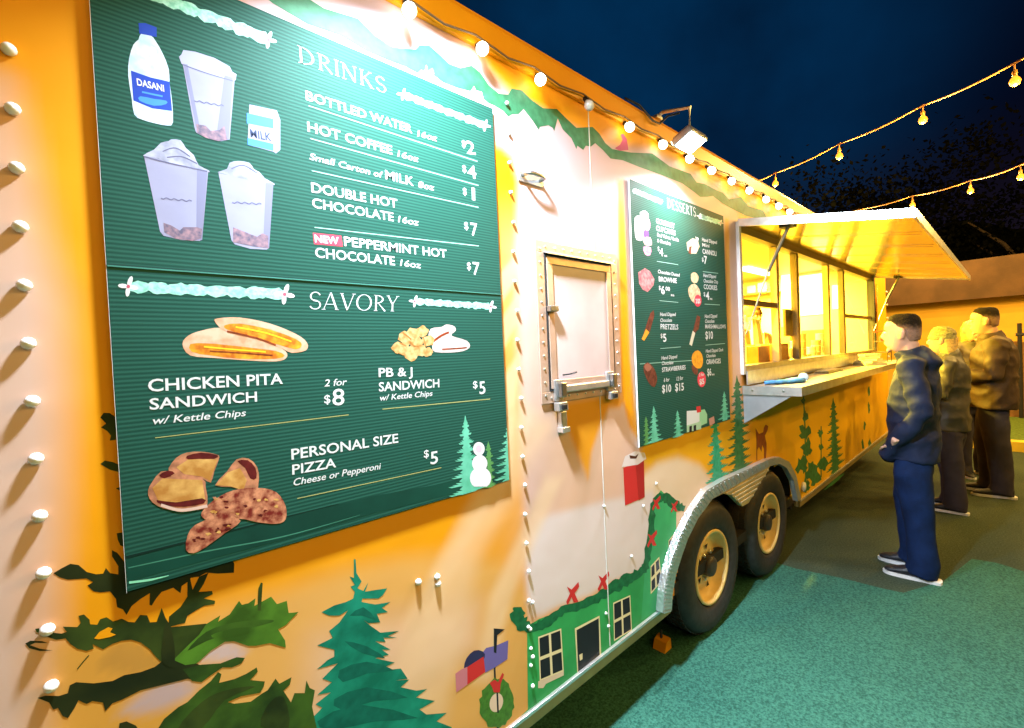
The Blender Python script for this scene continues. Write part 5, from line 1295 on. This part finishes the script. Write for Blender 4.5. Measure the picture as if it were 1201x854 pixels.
fe = empty('wooden_fence', (12.4, -1.2, 0), 'brown vertical board fence at the right edge beyond the lawn', 'fence')
M_fb = mat('fence_board', (0.30, 0.15, 0.045), .8, 0, .25, 12)
for k in range(30):
    y = .22-.125*k
    bm = bmesh.new(); box(bm, 12.40, 12.42, y-.115, y, .04, 1.42+.01*math.sin(k*2.3), .002); fin(bm, 'fence_board', M_fb, fe)
for zz in (.3, 1.2):
    bm = bmesh.new(); box(bm, 12.421, 12.46, -3.6, .22, zz, zz+.09); fin(bm, 'fence_rail', M_fb, fe)
rl = empty('railing', (12.2, -.4, 0), 'dark metal rail with a post in front of the fence at the right edge', 'railing')
bm = bmesh.new(); tube(bm, [(12.2, .0, 1.55), (12.2, -3, 1.55)], .03, 8); fin(bm, 'rail', M_dark, rl)
for yy in (-.05, -1.5, -3):
    bm = bmesh.new(); tube(bm, [(12.2, yy, .05), (12.2, yy, 1.75)], .03, 8); fin(bm, 'post', M_dark, rl)
M_leaf = mat('night_leaf', (0.004, 0.0045, 0.0025), .9, 0, .4, 2, spec=0.03)
M_bark = mat('bark', (0.06, 0.04, 0.025), .9, 0, .3, 10, .5, 20)
def tree(x, y, h, w, seed, label, n=7500):
    t_ = empty('tree', (x, y, 0), label, 'tree', 'dark trees behind the building')
    r = np.random.default_rng(seed)
    bm = bmesh.new(); tube(bm, [(x, y, 0), (x+.1, y, h*.35), (x-.1, y+.1, h*.7)], [.22, .16, .07], 8)
    for k in range(6):
        a = k*1.05; tube(bm, [(x, y, h*(.3+.05*k)), (x+math.cos(a)*w*.3, y+math.sin(a)*w*.3, h*(.5+.05*k)), (x+math.cos(a)*w*.55, y+math.sin(a)*w*.55, h*(.6+.05*k))], [.08, .05, .02], 5)
    fin(bm, 'trunk', M_bark, t_)
    cl = np.stack([r.normal(0, .42*w, 26), r.normal(0, .42*w, 26), r.uniform(.42*h, .98*h, 26)], 1)
    c = cl[r.integers(0, 26, n)]+r.normal(0, .16*w, (n, 3))
    V = []; Fc = []
    for i in range(n):
        d1 = r.normal(size=3); d1 /= np.linalg.norm(d1); d2_ = np.cross(d1, r.normal(size=3)); d2_ /= np.linalg.norm(d2_)
        s = r.uniform(.04, .09); p = c[i]+np.array((x, y, 0))
        V += [tuple(p+d1*s), tuple(p+d2_*s*.6), tuple(p-d1*s), tuple(p-d2_*s*.6)]; Fc.append((4*i, 4*i+1, 4*i+2, 4*i+3))
    me = bpy.data.meshes.new('crown'); me.from_pydata(V, [], Fc); me.materials.append(M_leaf); link('crown', me, t_)
tree(17.5, 3.2, 6.0, 2.6, 1, 'dark tree crown behind the building, leftmost past the awning corner')
tree(18.5, -.6, 6.6, 3.0, 2, 'tallest dark tree behind the building, under the lower amber string')
tree(17, -4.5, 6.0, 2.6, 3, 'dark tree behind the building at the right edge of the view')
hd_ = empty('hedge', (20, 0, 0), 'long black hedge mass behind the building', 'hedge')
bm = bmesh.new(); bmesh.ops.create_grid(bm, x_segments=60, y_segments=14, size=1)
for v in bm.verts:
    a = v.co.x; b = v.co.y
    z = 2.4+2.2*b
    v.co = Vector((20+.8*noise.noise(Vector((a*9, b*4, 1))), a*16, z+.7*noise.noise(Vector((a*7, b*3, 5)))))
fin(bm, 'foliage', M_leaf, hd_)
ch_ = abox('orange_cone_tag', 0,0,0,0,0,0, M_orange) if False else None
# amber wheel chock under the trailer
u0_ = gp(777, 762)
chk = empty('wheel_chock', (u0_.x, u0_.y, 0), 'small orange wheel chock on the ground under the trailer by the front tyre', 'wheel chock')
bm = bmesh.new(); prism(bm, [(u0_.x-.03, u0_.y-.03, .001), (u0_.x+.04, u0_.y-.03, .001), (u0_.x+.035, u0_.y-.03, .06), (u0_.x-.01, u0_.y-.03, .05)], (0, .07, 0)); fin(bm, 'wedge', M_orange, chk)
bm = bmesh.new(); tube(bm, [(u0_.x+.01, u0_.y+.01, .05), (u0_.x+.03, u0_.y+.02, .085)], .006, 6); fin(bm, 'grip', M_dark, chk)

# ------------------------------------------------------------------ people
def remesh(name, bm, m, parent, vox=.014, fold=0.0, fscale=9.0, seed=0, smooth_it=4, keep=1.0, zfold=1.0):
    me = bpy.data.meshes.new(name); bmesh.ops.recalc_face_normals(bm, faces=bm.faces); bm.to_mesh(me); bm.free()
    o = bpy.data.objects.new('tmp', me); COL.objects.link(o)
    md = o.modifiers.new('r', 'REMESH'); md.mode = 'VOXEL'; md.voxel_size = vox
    ms = o.modifiers.new('s', 'SMOOTH'); ms.iterations = smooth_it; ms.factor = .5
    dg = bpy.context.evaluated_depsgraph_get(); dg.update()
    me2 = bpy.data.meshes.new_from_object(o.evaluated_get(dg))
    COL.objects.unlink(o); bpy.data.objects.remove(o); bpy.data.meshes.remove(me)
    if fold > 0:
        n_ = len(me2.vertices); co = np.empty(n_*3, np.float32); no = np.empty(n_*3, np.float32)
        me2.vertices.foreach_get('co', co); me2.vertices.foreach_get('normal', no)
        co = co.reshape(-1, 3); no = no.reshape(-1, 3)
        d = np.array([abs(noise.noise(Vector((c[0]*fscale*.6+seed, c[1]*fscale*.6, c[2]*fscale*zfold))))*-2+.35+.4*noise.noise(Vector((c[0]*fscale*2.2, c[1]*fscale*2.2+seed, c[2]*fscale*2.2*zfold))) for c in co])
        co += no*d[:, None]*fold
        me2.vertices.foreach_set('co', co.ravel())
    for p in me2.polygons: p.use_smooth = True
    me2.materials.clear(); me2.materials.append(m); me2.update(); me2.name = name
    return link(name, me2, parent)
M_hairfade = attr_mat('short_hair', .75, .6, 160, .1)
def skin_mat(): return mat('skin', (0.62, 0.36, 0.26), .5, 0, .06, 20)
def build_person(base, yaw, label, H=1.75, top=None, topm=None, legm=None, shoe=None, hairm=None, hat=None, hatm=None, arms='pocket', bulk=1.0, hood=True, longhair=False, look=0.0, coat=.78, hairlow=0.0, upper_only=False):
    t_ = empty('person', base, label, 'person')
    S = H/1.75
    Mx = Matrix.Translation(base) @ Matrix.Rotation(yaw, 4, 'Z') @ Matrix.Scale(S, 4)
    X = (1, 0, 0)
    def T_(bm): bm.transform(Mx); return bm
    # local frame: faces +Y, x = right hand side
    # joint positions
    sh = {s: Vector((s*.185*bulk, -.01, 1.42)) for s in (-1, 1)}
    if arms == 'pocket':
        el = {s: Vector((s*.25*bulk, -.06, 1.12)) for s in (-1, 1)}; wr = {s: Vector((s*.19, .085, .91)) for s in (-1, 1)}; hdv = Vector((-.05, .02, -.05))
    elif arms == 'front':
        el = {s: Vector((s*.25*bulk, .02, 1.14)) for s in (-1, 1)}; wr = {s: Vector((s*.10, .27, 1.13)) for s in (-1, 1)}; hdv = Vector((-.05, .06, .0))
    else:
        el = {s: Vector((s*.25*bulk, -.02, 1.13)) for s in (-1, 1)}; wr = {s: Vector((s*.23, .10, .92)) for s in (-1, 1)}; hdv = Vector((0, .03, -.08))
    # ---- body: head, neck, hands, ankles as one surface
    bm = bmesh.new()
    hp = Vector((0, .045, 1.63))
    prof = [(-.118, .038, .045, .035), (-.10, .052, .070, .024), (-.065, .062, .082, .012), (-.03, .070, .088, .004), (.01, .075, .094, .0), (.05, .076, .097, -.004), (.085, .066, .086, -.008), (.108, .040, .055, -.008), (.116, .012, .02, -.008)]
    loft(bm, [(hp+Vector((0, dy, z)), rx, ry, X) for z, rx, ry, dy in prof], 18)
    loft(bm, [((0, -.02, 1.38), .07, .07, X), ((0, .0, 1.45), .058, .062, X), ((0, .015, 1.55), .056, .062, X), ((0, .03, 1.60), .05, .06, X)], 14)
    loft(bm, [(hp+Vector((0, .088, .02)), .010, .010, X), (hp+Vector((0, .104, -.015)), .013, .012, X), (hp+Vector((0, .095, -.030)), .018, .010, X)], 8)   # nose
    loft(bm, [(hp+Vector((0, .085, -.055)), .022, .010, X), (hp+Vector((0, .088, -.066)), .020, .010, X)], 8)       # mouth
    loft(bm, [(hp+Vector((0, .078, -.10)), .02, .015, X), (hp+Vector((0, .06, -.115)), .02, .02, X)], 8)    # chin
    for s in (-1, 1):
        loft(bm, [(hp+Vector((s*.076, -.004, -.035)), .006, .011, X), (hp+Vector((s*.084, -.010, -.01)), .007, .017, X), (hp+Vector((s*.086, -.012, .015)), .007, .019, X), (hp+Vector((s*.08, -.006, .03)), .006, .012, X)], 8)
        if arms != 'pocket' or True:
            w_ = wr[s]; hv = Vector((s*hdv.x, hdv.y, hdv.z)); hn = hv.normalized()
            loft(bm, [(w_-hn*.06, .026, .022, X), (w_, .024, .02, X), (w_+hn*.05, .036, .018, X), (w_+hn*.095, .036, .015, X)], 10)
            side = hn.cross(Vector((0, 0, 1))); side = side.normalized() if side.length > .1 else Vector((1, 0, 0))
            for q, (ln, off) in enumerate(((.066, -.027), (.075, -.009), (.070, .009), (.055, .027))):
                a = w_+hn*.09+side*off
                b = a+hn*ln*.55+Vector((0, 0, -.010)); c = b+hn*ln*.3+Vector((0, 0, -.028))
                tube(bm, [a, b, c], [.0095, .009, .0075], 7)
            a = w_+hn*.03+side*(.034*s); tube(bm, [a, a+hn*.03+side*.02*s, a+hn*.055+side*.018*s], [.011, .010, .008], 7)
    loft(bm, [((0, 0, .78), .12, .09, X), ((0, 0, 1.0), .13, .09, X), ((0, -.01, 1.3), .14, .09, X), ((0, -.01, 1.42), .09, .07, X)], 14)
    for s in (-1, 1):
        tube(bm, [(s*.08, -.01, 1.38), tuple(sh[s]), tuple(el[s]), tuple(wr[s])], [.05, .045, .038, .026], 10)
        tube(bm, [(s*.07, 0, .85), (s*.095, 0, .5), (s*.10, -.02, .30), (s*.10, -.03, .07)], [.07, .055, .045, .038], 10)
    T_(bm); bo = remesh('body', bm, skin_mat(), t_, .0075*S, 0, smooth_it=2)
    # eyes, brows
    for s in (-1, 1):
        bm = bmesh.new(); bmesh.ops.create_uvsphere(bm, u_segments=10, v_segments=8, radius=.011, matrix=Matrix.Translation(hp+Vector((s*.030, .083, .010)))); T_(bm); fin(bm, 'eye', mat('eye_white', (0.7,0.68,0.65), .2), bo, True)
        bm = bmesh.new(); loft(bm, [(hp+Vector((s*.014, .094, .030)), .003, .004, (0,0,1)), (hp+Vector((s*.03, .095, .034)), .004, .004, (0,0,1)), (hp+Vector((s*.05, .084, .030)), .003, .004, (0,0,1))], 6); T_(bm); fin(bm, 'eyebrow', hairm, bo)
    # hair
    bm = bmesh.new()
    if hat:
        loft(bm, [(hp+Vector((0, -.004, .008+hairlow)), .083, .103, X), (hp+Vector((0, -.006, .035)), .087, .107, X), (hp+Vector((0, -.01, .036)), .081, .1, X), (hp+Vector((0, -.012, .08)), .079, .098, X), (hp+Vector((0, -.02, .12)), .06, .076, X), (hp+Vector((0, -.024, .142)), .02, .03, X)], 20)
        T_(bm); ho = remesh('hat', bm, hatm, t_, .008*S, .004, 30, 3, 2)
        bm = bmesh.new()
    if longhair:
        loft(bm, ([] if hat else [(hp+Vector((0, -.03, .10)), .06, .06, X)])+[(hp+Vector((0, -.035, .02)), .078 if hat else .085, .080 if hat else .085, X), (hp+Vector((0, -.045, -.08)), .09, .07, X), (hp+Vector((0, -.06, -.17)), .085, .05, X), (hp+Vector((0, -.07, -.21)), .05, .03, X)], 16)
        T_(bm); remesh('hair', bm, hairm, t_, .009*S, .008, 22, 5, 1, zfold=.25)
    elif not hat:
        loft(bm, [(hp+Vector((0, -.045, .030)), .072, .060, X), (hp+Vector((0, -.030, .055)), .0765, .078, X), (hp+Vector((0, -.010, .082)), .074, .094, X), (hp+Vector((0, .0, .110)), .066, .094, X), (hp+Vector((0, .006, .134)), .052, .080, X), (hp+Vector((0, .002, .142)), .03, .05, X)], 18)
        bm.free(); bm = bmesh.new()
        loft(bm, [(hp+Vector((0, -.050, -.055)), .050, .048, X), (hp+Vector((0, -.044, -.03)), .066, .060, X), (hp+Vector((0, -.036, .0)), .0765, .072, X), (hp+Vector((0, -.026, .035)), .0800, .084, X), (hp+Vector((0, -.013, .070)), .0775, .0920, X), (hp+Vector((0, -.008, .104)), .068, .084, X), (hp+Vector((0, -.006, .126)), .054, .068, X), (hp+Vector((0, -.006, .136)), .030, .04, X)], 20)
        T_(bm); ho = remesh('hair', bm, M_hairfade, t_, .0065*S, .0022, 70, 5, 1)
        hc = Mx @ hp; me_ = ho.data; ca = me_.color_attributes.new('print', 'FLOAT_COLOR', 'POINT')
        wl = WL[t_.name]; fwd = (Mx.to_3x3() @ Vector((0, 1, 0))).normalized()
        for i_, v_ in enumerate(me_.vertices):
            d_ = v_.co+wl-hc; q_ = d_.z/S-.12*d_.dot(fwd)/S
            k_ = min(1, max(0, (q_-.012+.014*noise.noise(v_.co*70))/.062)); k_ = k_*k_*(3-2*k_)
            a_ = Vector((.40, .24, .175)); b_ = Vector((.020, .014, .010))
            c_ = a_*(1-k_)+b_*k_; ca.data[i_].color = (*c_, 1)
    else: bm.free()
    # ---- jacket
    b_ = bulk
    bm = bmesh.new()
    loft(bm, [((0, .005, coat), .185*b_, .150*b_, X), ((0, .0, coat+.08), .190*b_, .155*b_, X), ((0, .0, 1.0), .190*b_, .150*b_, X), ((0, -.005, 1.15), .192*b_, .148*b_, X), ((0, -.015, 1.28), .200*b_, .145*b_, X), ((0, -.02, 1.37), .195*b_, .130*b_, X), ((0, -.015, 1.43), .150*b_, .105*b_, X), ((0, .0, 1.475), .085, .085, X)], 26)
    for s in (-1, 1):
        u1 = sh[s]; e1 = el[s]; w1 = wr[s]
        loft(bm, [(u1+Vector((-s*.07, 0, .0)), .075, .075, (0,1,0)), (u1, .085*b_, .08*b_, (0,1,0)), (u1.lerp(e1, .5), .072*b_, .070*b_, (0,1,0)), (e1, .066*b_, .064*b_, (0,1,0)), (e1.lerp(w1, .5), .060*b_, .058*b_, (0,1,0)), (w1, .050*b_, .048*b_, (0,1,0))]+([(w1+Vector((-s*.05, .018, -.05)), .056, .056, (0,1,0)), (w1+Vector((-s*.10, .035, -.10)), .056, .052, (0,1,0)), (w1+Vector((-s*.145, .045, -.13)), .045, .04, (0,1,0))] if arms == 'pocket' else []), 16)
    if hood:
        loft(bm, [((0, -.085, 1.37), .11, .045, X), ((0, -.10, 1.43), .12, .058, X), ((0, -.085, 1.48), .105, .052, X), ((0, -.06, 1.515), .080, .045, X)], 18)
    loft(bm, [((0, -.01, 1.44), .105, .105, X), ((0, .0, 1.49), .092, .095, X), ((0, .012, 1.525), .082, .088, X)], 18)
    T_(bm); jk = remesh(top or 'jacket', bm, topm, t_, .0105*S, .015, 8.5, sum(map(ord, label)) % 17, 4, zfold=.9)
    if not upper_only:
        bm = bmesh.new()
        loft(bm, [((0, 0, .70), .150, .110, X), ((0, 0, .80), .150, .112, X), ((0, 0, .95), .145, .105, X)], 20)
        for s in (-1, 1):
            f_ = .025*s
            loft(bm, [((s*.078, .0, .84), .080, .100, X), ((s*.088, .005, .70), .088, .103, X), ((s*.098, .01+f_, .50), .080, .088, X), ((s*.10, -.005+f_, .30), .074, .082, X), ((s*.10, -.015+f_, .12), .072, .085, X), ((s*.10, .0+f_, .035), .074, .092, X)], 18)
        T_(bm); remesh('trousers', bm, legm, t_, .011*S, .010, 7, 2, 3, zfold=.55)
        for s in (-1, 1):
            bm = bmesh.new()
            f_ = .025*s
            Z = (0, 0, 1)
            loft(bm, [((s*.105, -.085+f_, .05), .038, .030, Z), ((s*.105, -.05+f_, .058), .045, .038, Z), ((s*.105, .03+f_, .054), .040, .041, Z), ((s*.107, .10+f_, .042), .026, .045, Z), ((s*.108, .165+f_, .034), .016, .036, Z), ((s*.108, .185+f_, .030), .008, .018, Z)], 16)
            T_(bm); so = remesh('shoe', bm, shoe, t_, .007*S, 0, smooth_it=1)
            bm = bmesh.new()
            ol = [(s*.105-.036, -.10), (s*.105+.036, -.10), (s*.105+.042, -.03), (s*.107+.047, .09), (s*.108+.036, .165), (s*.108, .195), (s*.108-.036, .165), (s*.107-.044, .09), (s*.105-.038, -.03)]
            ol = smooth_pts(ol, 3)
            prism(bm, [(x, y+f_, .002) for x, y in ol], (0, 0, .020)); T_(bm); fin(bm, 'sole', M_white, so)
    return t_
HAIR = mat('dark_hair', (0.022, 0.016, 0.012), .6, 0, .3, 60)
NAVYJ = mat('navy_jacket', (0.010, 0.017, 0.050), .72, 0, .18, 8, .3, 30, spec=.3)
JEAN = mat('blue_jeans', (0.004, 0.015, 0.060), .85, 0, .25, 12, .2, 140, spec=.2)
SHOE = mat('dark_shoe', (0.012, 0.014, 0.02), .5)
DARKT = mat('dark_trousers', (0.035, 0.028, 0.045), .8, 0, .2, 10, .1, 90)
p0 = gp(1075, 672)
build_person((p0.x, p0.y, 0), R(3), 'man with short dark hair in navy hooded jacket and blue jeans at the counter', 1.74, 'jacket', NAVYJ, JEAN, SHOE, HAIR, arms='pocket', bulk=.92)
def g_at(px, u):   # ground spot at a pixel column for a known distance along the trailer
    v_ = at_u(px, 560, u); return (v_.x, v_.y, 0)
build_person(g_at(1116, 5.75), R(-4), 'person in an olive knit hat and dark padded jacket standing behind the man in navy', 1.66, 'padded_jacket', mat('puffer', (0.07, 0.06, 0.045), .5, 0, .3, 6, .4, 18), DARKT, SHOE, mat('blond_hair', (0.55,0.36,0.12), .6, 0, .3, 60), hat=True, hatm=mat('knit_hat', (0.30,0.27,0.12), .9, 0, .3, 60, .6, 120), arms='front', longhair=True, hood=False, bulk=.95)
build_person(g_at(1166, 6.55), R(8), 'heavy set man in brown jacket and dark trousers standing furthest right', 1.84, 'jacket', mat('brown_jacket', (0.05, 0.024, 0.009), .7, 0, .15, 8, .2, 60), DARKT, SHOE, HAIR, arms='front', bulk=1.12, hood=False, coat=.82)
build_person(g_at(1142, 7.3), R(120), 'person with light blond hair mostly hidden behind the man in the brown jacket', 1.76, 'jacket', mat('grey_coat', (0.16, 0.13, 0.09), .7), DARKT, SHOE, mat('blond_hair', (0.55,0.36,0.12)), arms='front', longhair=True, hood=False, bulk=.9)
wv = at_u(880, 380, 3.75)
build_person((4.50, W+.50, .42), R(150), 'kitchen worker in a brown cap and white top seen through the nearest serving window', 1.52, 'shirt', M_inw, DARKT, SHOE, HAIR, hat=True, hatm=mat('brown_cap', (0.22,0.12,0.04), .7), arms='front', hood=False, bulk=.95)
# paper tray held by the man in brown
